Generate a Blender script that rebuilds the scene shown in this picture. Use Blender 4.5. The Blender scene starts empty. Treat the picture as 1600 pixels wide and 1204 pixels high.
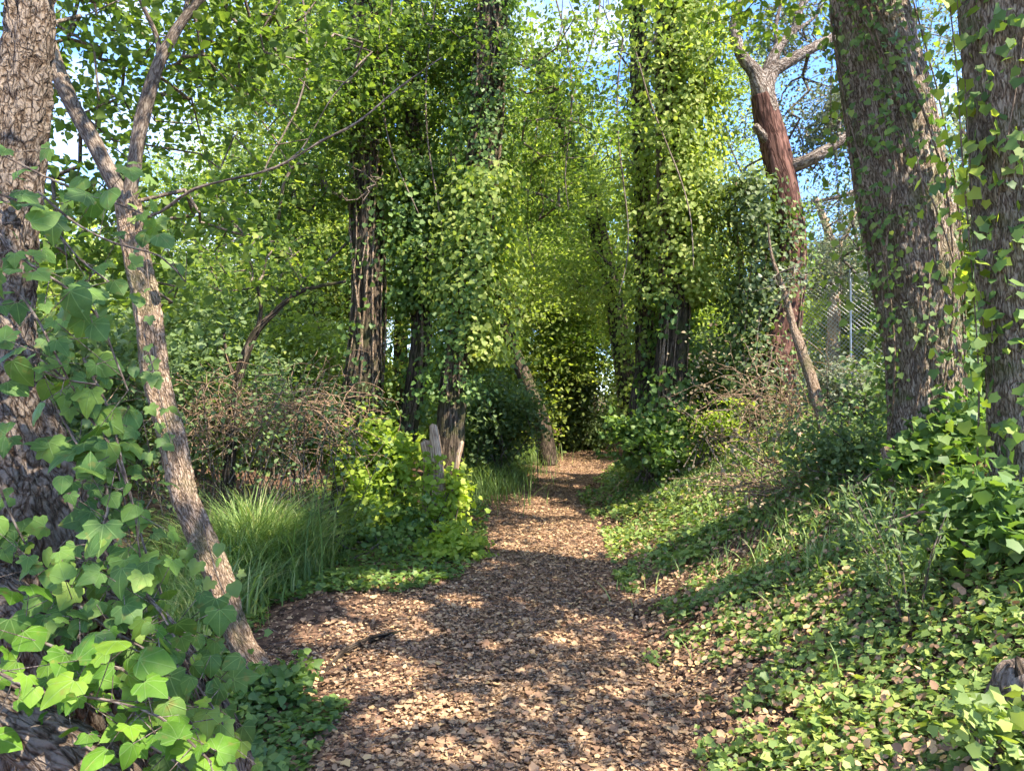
import bpy, math
import numpy as np
from mathutils import Vector

# ------------------------------------------------------------------ camera, sky, sun, exposure
S = bpy.context.scene
COL = S.collection
F = 1164.0                      # focal length in pixels of the 1600 px wide frame
PITCH = math.radians(0.9)
CAM = np.array([0.0, 0.0, 1.6])
cd = bpy.data.cameras.new('camera'); cam = bpy.data.objects.new('camera', cd); COL.objects.link(cam)
cam.location = CAM; cam.rotation_euler = (math.radians(90) + PITCH, 0, 0)
cd.sensor_width = 36; cd.lens = 36 * F / 1600; cd.clip_start = 0.05; cd.clip_end = 600
S.camera = cam

ELEV = 52.0
_az = np.array([0.77, -0.638])
SUN = np.array([_az[0] * math.cos(math.radians(ELEV)), _az[1] * math.cos(math.radians(ELEV)), math.sin(math.radians(ELEV))])
W = bpy.data.worlds.new('World'); S.world = W; W.use_nodes = True
nt = W.node_tree; nt.nodes.clear()
wo = nt.nodes.new('ShaderNodeOutputWorld'); bg = nt.nodes.new('ShaderNodeBackground')
sky = nt.nodes.new('ShaderNodeTexSky'); sky.sky_type = 'NISHITA'; sky.sun_disc = False
sky.sun_elevation = math.radians(ELEV); sky.sun_rotation = math.atan2(_az[0], _az[1])
sky.air_density = 1.0; sky.dust_density = 0.2; sky.ozone_density = 6.0; sky.altitude = 300
bg.inputs['Strength'].default_value = 0.145
tc = nt.nodes.new('ShaderNodeTexCoord'); mp = nt.nodes.new('ShaderNodeMapping'); mp.inputs['Scale'].default_value = (1, 1, 2.0)
mp.inputs['Location'].default_value = (0.2, 0.7, 1.4)
cn = nt.nodes.new('ShaderNodeTexNoise'); cn.inputs['Scale'].default_value = 2.6; cn.inputs['Detail'].default_value = 7; cn.inputs['Roughness'].default_value = 0.6
cr = nt.nodes.new('ShaderNodeValToRGB'); cr.color_ramp.elements[0].position = 0.50; cr.color_ramp.elements[1].position = 0.72
mx = nt.nodes.new('ShaderNodeMixRGB'); 
sxyz = nt.nodes.new('ShaderNodeSeparateXYZ'); elv = nt.nodes.new('ShaderNodeMapRange'); elv.inputs['From Min'].default_value = .46; elv.inputs['From Max'].default_value = .8
cc = nt.nodes.new('ShaderNodeMixRGB'); cc.inputs[1].default_value = (3.0, 3.1, 3.5, 1); cc.inputs[2].default_value = (23, 22, 20.5, 1)   # unseen clouds overhead made far brighter to fill the shadows
nt.links.new(tc.outputs['Generated'], mp.inputs[0]); nt.links.new(mp.outputs[0], cn.inputs['Vector'])
nt.links.new(tc.outputs['Generated'], sxyz.inputs[0]); nt.links.new(sxyz.outputs[2], elv.inputs['Value']); nt.links.new(elv.outputs[0], cc.inputs[0]); nt.links.new(cc.outputs[0], mx.inputs[2])
nt.links.new(cn.outputs['Fac'], cr.inputs[0]); nt.links.new(cr.outputs[0], mx.inputs[0]); deep = nt.nodes.new('ShaderNodeMixRGB'); deep.blend_type = 'MULTIPLY'; deep.inputs[0].default_value = 1; deep.inputs[2].default_value = (.62, .70, .86, 1)
nt.links.new(sky.outputs[0], deep.inputs[1]); nt.links.new(deep.outputs[0], mx.inputs[1])
nt.links.new(mx.outputs[0], bg.inputs['Color']); nt.links.new(bg.outputs[0], wo.inputs['Surface'])

sl = bpy.data.lights.new('sun', 'SUN'); sl.energy = 3.4; sl.angle = math.radians(0.5); sl.color = (1.0, 0.90, 0.74)
so = bpy.data.objects.new('sun', sl); COL.objects.link(so); so.location = (10, -8, 20)
so.rotation_euler = Vector(SUN).to_track_quat('Z', 'Y').to_euler()

S.view_settings.view_transform = 'Standard'; S.view_settings.look = 'None'
S.view_settings.exposure = 2.38; S.view_settings.gamma = 1.0
S.render.engine = 'CYCLES'
S.cycles.max_bounces = 8; S.cycles.diffuse_bounces = 7; S.cycles.glossy_bounces = 2; S.cycles.transmission_bounces = 5
S.cycles.use_adaptive_sampling = True; S.cycles.adaptive_threshold = 0.02
S.cycles.sample_clamp_indirect = 6.0

R = np.random.RandomState(7)

# ------------------------------------------------------------------ helpers
def P(px, py, Y):
    """the point of the world seen at a pixel of the photograph, Y metres ahead"""
    u = (px - 800) / F; v = -(py - 602) / F
    d = np.array([u, math.cos(PITCH) - v * math.sin(PITCH), math.sin(PITCH) + v * math.cos(PITCH)])
    return CAM + d * (Y / d[1])

def tag(o, label=None, cat=None, group=None, kind=None):
    if label: o['label'] = label
    if cat: o['category'] = cat
    if group: o['group'] = group
    if kind: o['kind'] = kind
    return o

def empty(name, loc, label, cat, group=None):
    o = bpy.data.objects.new(name, None); COL.objects.link(o); o.location = Vector([float(c) for c in loc])
    o.empty_display_size = 0.2
    return tag(o, label, cat, group)

def mesh(name, V, Fc, mat, parent=None, smooth=False, bc=None, uv=None):
    """V (n,3) world coordinates, Fc (m,k) faces"""
    V = np.asarray(V, dtype=np.float32); Fc = np.asarray(Fc, dtype=np.int32)
    if parent is not None:
        V = V - np.array(parent.location, dtype=np.float32)
    me = bpy.data.meshes.new(name)
    me.vertices.add(len(V)); me.vertices.foreach_set('co', V.ravel())
    k = Fc.shape[1]
    me.loops.add(Fc.size); me.loops.foreach_set('vertex_index', Fc.ravel())
    me.polygons.add(len(Fc)); me.polygons.foreach_set('loop_start', np.arange(len(Fc), dtype=np.int32) * k)
    if smooth:
        me.polygons.foreach_set('use_smooth', np.ones(len(Fc), dtype=bool))
    me.update(calc_edges=True)
    if bc is not None:
        a = me.attributes.new('bc', 'FLOAT_VECTOR', 'POINT'); a.data.foreach_set('vector', np.asarray(bc, dtype=np.float32).ravel())
    if uv is not None:
        l = me.uv_layers.new(name='UVMap'); l.data.foreach_set('uv', np.asarray(uv, dtype=np.float32)[Fc.ravel()].ravel())
    me.materials.append(mat)
    o = bpy.data.objects.new(name, me); COL.objects.link(o)
    if parent is not None: o.parent = parent
    return o

def _hash(i):
    i = i.astype(np.int64)
    n = (i[..., 0] * 73856093) ^ (i[..., 1] * 19349663) ^ (i[..., 2] * 83492791)
    n = (n ^ (n >> 13)) * 1274126177 & 0x7fffffff
    return ((n ^ (n >> 16)) & 0xffff) / 65535.0
def vnoise(p):
    p = np.asarray(p, dtype=np.float64); i = np.floor(p); f = p - i; f = f * f * (3 - 2 * f)
    r = 0
    for dx in (0, 1):
        for dy in (0, 1):
            for dz in (0, 1):
                w = (f[..., 0] if dx else 1 - f[..., 0]) * (f[..., 1] if dy else 1 - f[..., 1]) * (f[..., 2] if dz else 1 - f[..., 2])
                r = r + w * _hash(i + np.array([dx, dy, dz]))
    return r

def smooth_path(pts, rad, step):
    """Catmull-Rom through points, resampled"""
    pts = np.asarray(pts, float); rad = np.asarray(rad, float)
    n = len(pts); out = []; ro = []
    for i in range(n - 1):
        p0 = pts[max(i - 1, 0)]; p1 = pts[i]; p2 = pts[i + 1]; p3 = pts[min(i + 2, n - 1)]
        k = max(2, int(np.linalg.norm(p2 - p1) / step))
        for t in np.arange(k) / k:
            out.append(0.5 * ((2 * p1) + (-p0 + p2) * t + (2 * p0 - 5 * p1 + 4 * p2 - p3) * t * t + (-p0 + 3 * p1 - 3 * p2 + p3) * t ** 3))
            ro.append(rad[i] * (1 - t) + rad[i + 1] * t)
    out.append(pts[-1]); ro.append(rad[-1])
    return np.array(out), np.array(ro)

def tube(pts, rad, nseg=16, step=0.08, lump=0.06, fis=0.0, flute=0.0, seed=0, fs=14.0):
    """a tapering, uneven trunk or limb: returns verts, faces, bark coordinates"""
    C, r = smooth_path(pts, rad, step)
    T = np.gradient(C, axis=0); T /= np.linalg.norm(T, axis=1)[:, None] + 1e-9
    ref = np.array([0.31, 0.95, 0.02]) if abs(T[0][1]) < 0.8 else np.array([1.0, 0, 0])
    A = []
    a = ref - T[0] * ref.dot(T[0]); a /= np.linalg.norm(a)
    for t in T:
        a = a - t * a.dot(t); a /= np.linalg.norm(a); A.append(a)
    A = np.array(A); B = np.cross(T, A)
    L = np.concatenate([[0], np.cumsum(np.linalg.norm(np.diff(C, axis=0), axis=1))])
    th = np.linspace(0, 2 * math.pi, nseg, endpoint=False)
    ca, sa = np.cos(th), np.sin(th)
    bc = np.stack([ca[None, :] * r[:, None], sa[None, :] * r[:, None], np.repeat(L[:, None], nseg, 1)], -1)
    m = 1 + lump * 2 * (vnoise(bc * np.array([3.5, 3.5, 2.2]) / max(r.mean() * 2, .05) * .25 + seed * 7.7) - .5) * 2
    if flute:
        m = m + flute * np.sin(3 * th + seed)[None, :] * (0.6 + 0.4 * np.sin(L * 1.3 + seed))[:, None] + flute * .6 * np.sin(7 * th + 2 * seed + L[:, None] * .5)
    rr = r[:, None] * m
    if fis:
        q = bc * np.array([fs, fs, fs * 0.36]) + seed * 3.1
        q = q + 1.1 * (vnoise(q * 0.7 + 9)[..., None] - .5)
        n1 = vnoise(q); n2 = vnoise(q * 2.1 + 5)
        ridge = np.clip(np.abs(2 * n1 - 1) * 3.0, 0, 1) * 0.75 + np.clip(np.abs(2 * n2 - 1) * 2.2, 0, 1) * 0.35
        rr = rr + fis * (ridge - 1)
    V = C[:, None, :] + A[:, None, :] * (ca[None, :] * rr)[..., None] + B[:, None, :] * (sa[None, :] * rr)[..., None]
    n = len(C); i = np.arange(n - 1)[:, None] * nseg; j = np.arange(nseg)[None, :]; j2 = (j + 1) % nseg
    Fc = np.stack([i + j, i + j2, i + nseg + j2, i + nseg + j], -1).reshape(-1, 4)
    V = V.reshape(-1, 3); bc = bc.reshape(-1, 3)
    e = len(V)                                    # round off the last ring
    V = np.vstack([V, C[-1] + T[-1] * r[-1] * .6]); bc = np.vstack([bc, [0, 0, L[-1]]])
    l = (n - 1) * nseg; jj = np.arange(nseg)
    Fc = np.vstack([Fc, np.stack([l + jj, l + (jj + 1) % nseg, np.full(nseg, e), np.full(nseg, e)], -1)])
    return V, Fc, bc

def fix_tris(Fc): return Fc
def join(parts):
    Vs, Fs, Bs, o = [], [], [], 0
    for V, Fc, b in parts:
        Vs.append(V); Fs.append(Fc + o); Bs.append(b); o += len(V)
    return np.vstack(Vs), np.vstack(Fs), np.vstack(Bs)

def sticks(P0, P1, R0, R1, n=4):
    """many thin tapered prisms at once"""
    P0 = np.asarray(P0, float); P1 = np.asarray(P1, float); T = P1 - P0; Ln = np.linalg.norm(T, axis=1)[:, None] + 1e-9; T = T / Ln
    ref = np.where(np.abs(T[:, 2:3]) > .9, np.array([[1.0, 0, 0]]), np.array([[0, 0, 1.0]]))
    A = np.cross(T, ref); A /= np.linalg.norm(A, axis=1)[:, None]; B = np.cross(T, A)
    th = np.arange(n) * 2 * math.pi / n
    ring = A[:, None] * np.cos(th)[None, :, None] + B[:, None] * np.sin(th)[None, :, None]
    V = np.concatenate([P0[:, None] + ring * np.asarray(R0)[:, None, None], P1[:, None] + ring * np.asarray(R1)[:, None, None]], 1)
    j = np.arange(n); f = np.stack([j, (j + 1) % n, n + (j + 1) % n, n + j], -1)
    Fc = (np.arange(len(P0))[:, None, None] * 2 * n + f[None]).reshape(-1, 4)
    bcr = np.concatenate([ring * np.asarray(R0)[:, None, None], ring * np.asarray(R1)[:, None, None] + T[:, None] * Ln[:, None]], 1) + P0[:, None] * 1.0
    return V.reshape(-1, 3), Fc, bcr.reshape(-1, 3)

# ------------------------------------------------------------------ leaf shapes
LEAF2 = (np.array([[0, 0, 0], [-.36, .28, .10], [-.30, .62, .08], [0, 1, -.10], [.30, .62, .08], [.36, .28, .10]]),
         np.array([[0, 3, 2, 1], [0, 5, 4, 3]]))                       # oval leaf folded along its rib
IVY2 = (np.array([[0, 0, 0], [-.42, .02, .07], [-.50, .48, .06], [0, 1, -.12], [.50, .48, .06], [.42, .02, .07]]),
        np.array([[0, 3, 2, 1], [0, 5, 4, 3]]))
_c = [0, .38, -.03]; _o = [[0, 0, 0], [-.40, -.10, .05], [-.43, .16, .03], [-.55, .38, .05], [-.35, .58, .02], [0, 1.0, -.12], [.35, .58, .02], [.55, .38, .05], [.43, .16, .03], [.40, -.10, .05]]
IVY10 = (np.array([_c] + _o), np.array([[0, 1 + (2 * k) % 10, 1 + (2 * k + 1) % 10, 1 + (2 * k + 2) % 10][::-1] for k in range(5)]))
DRY2 = (np.array([[0, 0, 0.02], [-.38, .2, .09], [-.30, .7, .12], [.02, 1, .02], [.36, .66, .06], [.34, .25, .10]]),
        np.array([[0, 3, 2, 1], [0, 5, 4, 3]]))
def hero_leaf(var=0):
    half = [(0.05, .02), (.20, -.12), (.42, -.10), (.55, .06), (.47, .20), (.68, .40), (.56, .50), (.33, .52), (.27, .68), (.14, .90), (0, 1.08)]
    if var % 3 == 1: half = [(0.05, .02), (.24, -.15), (.48, -.12), (.58, .06), (.50, .20), (.62, .36), (.60, .48), (.38, .54), (.27, .72), (.13, .92), (0, 1.05)]
    if var % 3 == 2: half = [(0.05, -.02), (.25, -.08), (.42, .02), (.50, .20), (.50, .36), (.46, .50), (.39, .62), (.30, .74), (.20, .86), (.09, .97), (0, 1.04)]
    out = half + [(-x, y) for x, y in half[-2::-1]]
    out = np.array(out); c = np.array([0, .35]); n = len(out)
    rings = [c + (out - c) * s for s in (1, .66, .33)]
    V2 = np.vstack(rings + [c[None]])
    tri = []
    for k in range(2):
        for j in range(n - 1):
            a, b = k * n + j, k * n + j + 1; tri += [(a, b, b + n), (a, b + n, a + n)]
        tri.append((k * n + n - 1, k * n, k * n + n)); tri.append((k * n + n - 1, k * n + n, k * n + 2 * n - 1))
    for j in range(n): tri.append((2 * n + j, 2 * n + (j + 1) % n, 3 * n))
    x, y = V2[:, 0], V2[:, 1]
    z = (.16 - .10 * (var % 3)) * np.abs(x) - (.20 + .22 * (var % 2)) * x * x - (.12 + .16 * (var % 4)) * np.clip(y - .3, 0, 2) ** 2 + .05 * np.sin(9 * x + 3 * var) * np.sin(7 * y) * (np.abs(x) + .2)
    return np.stack([x, y, z], -1), np.array(tri), V2
HERO = [hero_leaf(k) for k in range(9)]

def put_leaves(C, size, nrm, tip, tmpl):
    N = len(C); K = len(tmpl[0])
    n = nrm / (np.linalg.norm(nrm, axis=1)[:, None] + 1e-9)
    t = tip - n * (tip * n).sum(1)[:, None]; t /= np.linalg.norm(t, axis=1)[:, None] + 1e-9
    x = np.cross(t, n)
    T = tmpl[0]; sz = np.asarray(size)[:, None, None] * np.ones((N, 1, 1))
    V = C[:, None] + sz * (x[:, None] * T[None, :, 0:1] + t[:, None] * T[None, :, 1:2] + n[:, None] * T[None, :, 2:3])
    Fc = (np.arange(N)[:, None, None] * K + tmpl[1][None]).reshape(-1, tmpl[1].shape[1])
    return V.reshape(-1, 3), Fc

def rnd(n, s=1.0): return R.normal(0, s, (n, 3))

# ------------------------------------------------------------------ materials
def new_mat(name):
    m = bpy.data.materials.new(name); m.use_nodes = True; t = m.node_tree; t.nodes.clear()
    return m, t, t.nodes, t.links
def ramp(nodes, cols, interp='LINEAR'):
    r = nodes.new('ShaderNodeValToRGB'); e = r.color_ramp.elements; r.color_ramp.interpolation = interp
    e[0].position = cols[0][0]; e[0].color = (*cols[0][1], 1); e[1].position = cols[-1][0]; e[1].color = (*cols[-1][1], 1)
    for p, c in cols[1:-1]:
        k = e.new(p); k.color = (*c, 1)
    return r

def leaf_mat(name, cols, trans=0.42, rough=0.55, spec=0.22, ty=(1.6, 1.65, .6), clump=0.5, cs=1.3, veins=False, tint=True):
    if tint: cols = [(p, (c[0] * 1.04, c[1] * 1.0, c[2] * 1.1)) for p, c in cols]
    m, t, N, L = new_mat(name)
    g = N.new('ShaderNodeNewGeometry'); tx = N.new('ShaderNodeTexCoord')
    no = N.new('ShaderNodeTexNoise'); no.inputs['Scale'].default_value = cs; no.inputs['Detail'].default_value = 2
    oi = N.new('ShaderNodeObjectInfo')
    L.new(tx.outputs['Object'], no.inputs['Vector'])
    a = N.new('ShaderNodeMath'); a.operation = 'MULTIPLY_ADD'; a.inputs[1].default_value = 1.6 * clump; a.inputs[2].default_value = -.3 * clump - .5 * .0
    L.new(no.outputs['Fac'], a.inputs[0])
    b = N.new('ShaderNodeMath'); b.operation = 'MULTIPLY_ADD'; b.inputs[1].default_value = 1 - clump * .9
    L.new(g.outputs['Random Per Island'], b.inputs[0]); L.new(a.outputs[0], b.inputs[2])
    c = N.new('ShaderNodeMath'); c.operation = 'MULTIPLY_ADD'; c.inputs[1].default_value = .16; L.new(oi.outputs['Random'], c.inputs[0]); L.new(b.outputs[0], c.inputs[2])
    s = N.new('ShaderNodeMath'); s.operation = 'SUBTRACT'; s.inputs[1].default_value = .08; L.new(c.outputs[0], s.inputs[0])
    r = ramp(N, cols); L.new(s.outputs[0], r.inputs[0])
    col = r.outputs[0]
    if veins:
        uv = N.new('ShaderNodeUVMap'); sp = N.new('ShaderNodeSeparateXYZ'); L.new(uv.outputs[0], sp.inputs[0])
        at = N.new('ShaderNodeMath'); at.operation = 'ARCTAN2'; L.new(sp.outputs[0], at.inputs[0]); L.new(sp.outputs[1], at.inputs[1])
        ab = N.new('ShaderNodeMath'); ab.operation = 'ABSOLUTE'; L.new(at.outputs[0], ab.inputs[0])
        pp = N.new('ShaderNodeMath'); pp.operation = 'PINGPONG'; pp.inputs[1].default_value = .36; L.new(ab.outputs[0], pp.inputs[0])
        ln = N.new('ShaderNodeVectorMath'); ln.operation = 'LENGTH'; L.new(uv.outputs[0], ln.inputs[0])
        ml = N.new('ShaderNodeMath'); ml.operation = 'MULTIPLY'; L.new(pp.outputs[0], ml.inputs[0]); L.new(ln.outputs['Value'], ml.inputs[1])
        rr = N.new('ShaderNodeMapRange'); rr.inputs['From Min'].default_value = .006; rr.inputs['From Max'].default_value = .028
        rr.inputs['To Min'].default_value = .45; rr.inputs['To Max'].default_value = 0
        L.new(ml.outputs[0], rr.inputs['Value'])
        w = N.new('ShaderNodeTexVoronoi'); w.feature = 'DISTANCE_TO_EDGE'; w.inputs['Scale'].default_value = 11; L.new(uv.outputs[0], w.inputs['Vector'])
        r2 = N.new('ShaderNodeMapRange'); r2.inputs['From Max'].default_value = .07; r2.inputs['To Min'].default_value = .08; r2.inputs['To Max'].default_value = 0
        L.new(w.outputs['Distance'], r2.inputs['Value'])
        mxm = N.new('ShaderNodeMath'); mxm.operation = 'MAXIMUM'; L.new(rr.outputs[0], mxm.inputs[0]); L.new(r2.outputs[0], mxm.inputs[1])
        mm = N.new('ShaderNodeMixRGB'); mm.inputs[2].default_value = (.22, .33, .12, 1); L.new(mxm.outputs[0], mm.inputs[0]); L.new(col, mm.inputs[1]); col = mm.outputs[0]
        ba = N.new('ShaderNodeTexNoise'); ba.inputs['Scale'].default_value = 38; ba.inputs['Detail'].default_value = 4; L.new(tx.outputs['Object'], ba.inputs['Vector'])
        bm = N.new('ShaderNodeMapRange'); bm.inputs['From Min'].default_value = .60; bm.inputs['From Max'].default_value = .74; bm.inputs['To Max'].default_value = .75; L.new(ba.outputs['Fac'], bm.inputs['Value'])
        b2 = N.new('ShaderNodeMixRGB'); b2.inputs[2].default_value = (.20, .17, .045, 1); L.new(bm.outputs[0], b2.inputs[0]); L.new(col, b2.inputs[1])
        b3 = N.new('ShaderNodeTexNoise'); b3.inputs['Scale'].default_value = 16; b3.inputs['Detail'].default_value = 5; L.new(tx.outputs['Object'], b3.inputs['Vector'])
        b4 = ramp(N, [(.3, (.62, .68, .6)), (.7, (1.25, 1.2, 1.1))]); L.new(b3.outputs['Fac'], b4.inputs[0])
        b5 = N.new('ShaderNodeMixRGB'); b5.blend_type = 'MULTIPLY'; b5.inputs[0].default_value = 1; L.new(b2.outputs[0], b5.inputs[1]); L.new(b4.outputs[0], b5.inputs[2]); col = b5.outputs[0]
        bp = N.new('ShaderNodeBump'); bp.inputs['Strength'].default_value = .6; bp.inputs['Distance'].default_value = .004; L.new(mxm.outputs[0], bp.inputs['Height'])
    pr = N.new('ShaderNodeBsdfPrincipled'); pr.inputs['Roughness'].default_value = rough; pr.inputs['Specular IOR Level'].default_value = spec
    L.new(col, pr.inputs['Base Color'])
    if veins: L.new(bp.outputs[0], pr.inputs['Normal'])
    tr = N.new('ShaderNodeBsdfTranslucent'); tm = N.new('ShaderNodeMixRGB'); tm.blend_type = 'MULTIPLY'; tm.inputs[0].default_value = 1
    tm.inputs[2].default_value = (*ty, 1); L.new(col, tm.inputs[1]); L.new(tm.outputs[0], tr.inputs['Color'])
    mi = N.new('ShaderNodeMixShader'); mi.inputs[0].default_value = trans
    L.new(pr.outputs[0], mi.inputs[1]); L.new(tr.outputs[0], mi.inputs[2])
    o = N.new('ShaderNodeOutputMaterial'); L.new(mi.outputs[0], o.inputs['Surface'])
    return m

def bark_mat(name, dark, mid, light, scale=9, stretch=.22, bump=.02, moss=None, edge_amt=.22):
    m, t, N, L = new_mat(name)
    at = N.new('ShaderNodeAttribute'); at.attribute_name = 'bc'
    mp = N.new('ShaderNodeMapping'); mp.inputs['Scale'].default_value = (scale, scale, scale * stretch); L.new(at.outputs['Vector'], mp.inputs[0])
    n1 = N.new('ShaderNodeTexNoise'); n1.inputs['Scale'].default_value = 1.4; n1.inputs['Detail'].default_value = 4; L.new(mp.outputs[0], n1.inputs['Vector'])
    ad = N.new('ShaderNodeMixRGB'); ad.blend_type = 'ADD'; ad.inputs[0].default_value = .55; L.new(mp.outputs[0], ad.inputs[1]); L.new(n1.outputs['Color'], ad.inputs[2])
    vo = N.new('ShaderNodeTexVoronoi'); vo.feature = 'DISTANCE_TO_EDGE'; vo.inputs['Scale'].default_value = 3.4; L.new(ad.outputs[0], vo.inputs['Vector'])
    mr = N.new('ShaderNodeMapRange'); mr.inputs['From Max'].default_value = .16; L.new(vo.outputs['Distance'], mr.inputs['Value'])
    n2 = N.new('ShaderNodeTexNoise'); n2.inputs['Scale'].default_value = 5; n2.inputs['Detail'].default_value = 8; n2.inputs['Roughness'].default_value = .7; L.new(mp.outputs[0], n2.inputs['Vector'])
    n3 = N.new('ShaderNodeTexNoise'); n3.inputs['Scale'].default_value = 2.2; n3.inputs['Detail'].default_value = 3; L.new(at.outputs['Vector'], n3.inputs['Vector'])
    h = N.new('ShaderNodeMath'); h.operation = 'MULTIPLY_ADD'; h.inputs[1].default_value = .85; L.new(n2.outputs['Fac'], h.inputs[0])
    nr_ = N.new('ShaderNodeTexNoise'); nr_.inputs['Scale'].default_value = 2.6; nr_.inputs['Detail'].default_value = 3; nr_.inputs['Distortion'].default_value = .4; L.new(mp.outputs[0], nr_.inputs['Vector'])
    s1 = N.new('ShaderNodeMath'); s1.operation = 'SUBTRACT'; s1.inputs[1].default_value = .5; L.new(nr_.outputs['Fac'], s1.inputs[0])
    s2 = N.new('ShaderNodeMath'); s2.operation = 'ABSOLUTE'; L.new(s1.outputs[0], s2.inputs[0])
    s3 = N.new('ShaderNodeMapRange'); s3.inputs['From Max'].default_value = .10; L.new(s2.outputs[0], s3.inputs['Value'])
    s4 = N.new('ShaderNodeMath'); s4.operation = 'MULTIPLY'; s4.inputs[1].default_value = .45; L.new(s3.outputs[0], s4.inputs[0])
    hm = N.new('ShaderNodeMath'); hm.operation = 'MULTIPLY_ADD'; hm.inputs[1].default_value = edge_amt; L.new(mr.outputs[0], hm.inputs[0]); L.new(s4.outputs[0], hm.inputs[2])
    hk = N.new('ShaderNodeMath'); hk.operation = 'SUBTRACT'; hk.inputs[1].default_value = .2; L.new(hm.outputs[0], hk.inputs[0]); L.new(hk.outputs[0], h.inputs[2])
    r = ramp(N, [(.18, dark), (.55, mid), (.95, light)]); L.new(h.outputs[0], r.inputs[0])
    mx = N.new('ShaderNodeMixRGB'); mx.blend_type = 'MULTIPLY'; mx.inputs[0].default_value = .8
    r3 = ramp(N, [(.3, (.5, .48, .45)), (.7, (1.3, 1.25, 1.2))]); L.new(n3.outputs['Fac'], r3.inputs[0]); L.new(r.outputs[0], mx.inputs[1]); L.new(r3.outputs[0], mx.inputs[2])
    col = mx.outputs[0]
    if moss:
        n4 = N.new('ShaderNodeTexNoise'); n4.inputs['Scale'].default_value = 3.1; n4.inputs['Detail'].default_value = 6; L.new(at.outputs['Vector'], n4.inputs['Vector'])
        r4 = N.new('ShaderNodeMapRange'); r4.inputs['From Min'].default_value = .52; r4.inputs['From Max'].default_value = .66; r4.inputs['To Max'].default_value = .6; L.new(n4.outputs['Fac'], r4.inputs['Value'])
        m4 = N.new('ShaderNodeMixRGB'); m4.inputs[2].default_value = (*moss, 1); L.new(r4.outputs[0], m4.inputs[0]); L.new(col, m4.inputs[1]); col = m4.outputs[0]
    bp = N.new('ShaderNodeBump'); bp.inputs['Strength'].default_value = 1; bp.inputs['Distance'].default_value = bump; L.new(h.outputs[0], bp.inputs['Height'])
    pr = N.new('ShaderNodeBsdfPrincipled'); pr.inputs['Roughness'].default_value = .9; pr.inputs['Specular IOR Level'].default_value = .15
    L.new(col, pr.inputs['Base Color']); L.new(bp.outputs[0], pr.inputs['Normal'])
    o = N.new('ShaderNodeOutputMaterial'); L.new(pr.outputs[0], o.inputs['Surface'])
    return m

def soil_mat(name, cols, scale=16):
    m, t, N, L = new_mat(name)
    tx = N.new('ShaderNodeTexCoord')
    n0 = N.new('ShaderNodeTexNoise'); n0.inputs['Scale'].default_value = 9; n0.inputs['Detail'].default_value = 3; L.new(tx.outputs['Object'], n0.inputs['Vector'])
    ad = N.new('ShaderNodeMixRGB'); ad.blend_type = 'ADD'; ad.inputs[0].default_value = .12; L.new(tx.outputs['Object'], ad.inputs[1]); L.new(n0.outputs['Color'], ad.inputs[2])
    v = N.new('ShaderNodeTexVoronoi'); v.inputs['Scale'].default_value = scale; L.new(ad.outputs[0], v.inputs['Vector'])
    sp = N.new('ShaderNodeSeparateColor'); L.new(v.outputs['Color'], sp.inputs[0])
    r = ramp(N, cols); L.new(sp.outputs[0], r.inputs[0])
    n = N.new('ShaderNodeTexNoise'); n.inputs['Scale'].default_value = 1.1; n.inputs['Detail'].default_value = 6; L.new(tx.outputs['Object'], n.inputs['Vector'])
    r3 = ramp(N, [(.3, (.55, .52, .5)), (.7, (1.25, 1.2, 1.15))]); L.new(n.outputs['Fac'], r3.inputs[0])
    mx = N.new('ShaderNodeMixRGB'); mx.blend_type = 'MULTIPLY'; mx.inputs[0].default_value = .8; L.new(r.outputs[0], mx.inputs[1]); L.new(r3.outputs[0], mx.inputs[2])
    n5 = N.new('ShaderNodeTexNoise'); n5.inputs['Scale'].default_value = 60; n5.inputs['Detail'].default_value = 5; L.new(tx.outputs['Object'], n5.inputs['Vector'])
    hh = N.new('ShaderNodeMath'); hh.operation = 'ADD'; L.new(sp.outputs[1], hh.inputs[0]); L.new(n5.outputs['Fac'], hh.inputs[1])
    bp = N.new('ShaderNodeBump'); bp.inputs['Strength'].default_value = .9; bp.inputs['Distance'].default_value = .02; L.new(hh.outputs[0], bp.inputs['Height'])
    pr = N.new('ShaderNodeBsdfPrincipled'); pr.inputs['Roughness'].default_value = .95; pr.inputs['Specular IOR Level'].default_value = .1
    L.new(mx.outputs[0], pr.inputs['Base Color']); L.new(bp.outputs[0], pr.inputs['Normal'])
    o = N.new('ShaderNodeOutputMaterial'); L.new(pr.outputs[0], o.inputs['Surface'])
    return m

M = {}
M['canopy'] = leaf_mat('canopy leaf', [(0, (.045, .085, .022)), (.35, (.085, .145, .035)), (.65, (.145, .215, .045)), (1, (.30, .35, .08))], trans=.5)
M['bright'] = leaf_mat('bright leaf', [(0, (.09, .14, .035)), (.4, (.19, .26, .06)), (.7, (.29, .36, .09)), (1, (.46, .48, .16))], trans=.52)
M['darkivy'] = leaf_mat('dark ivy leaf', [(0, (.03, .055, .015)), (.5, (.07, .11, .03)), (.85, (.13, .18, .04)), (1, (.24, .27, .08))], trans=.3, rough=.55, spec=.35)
M['ivy'] = leaf_mat('ivy leaf', [(0, (.05, .10, .028)), (.4, (.09, .165, .04)), (.75, (.16, .25, .055)), (1, (.31, .35, .09))], trans=.4, rough=.5, spec=.35)
M['yellowivy'] = leaf_mat('yellowish ivy leaf', [(0, (.13, .20, .03)), (.5, (.26, .36, .05)), (1, (.46, .52, .10))], trans=.5, rough=.5)  # yellow-green tones for the bright ivy
M['hero'] = leaf_mat('large ivy leaf', [(0, (.045, .10, .028)), (.45, (.08, .165, .035)), (.8, (.14, .245, .045)), (1, (.22, .31, .05))], trans=.4, rough=.5, spec=.25, veins=True, clump=.3, cs=2.5, ty=(1.5, 1.5, .5))
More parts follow.
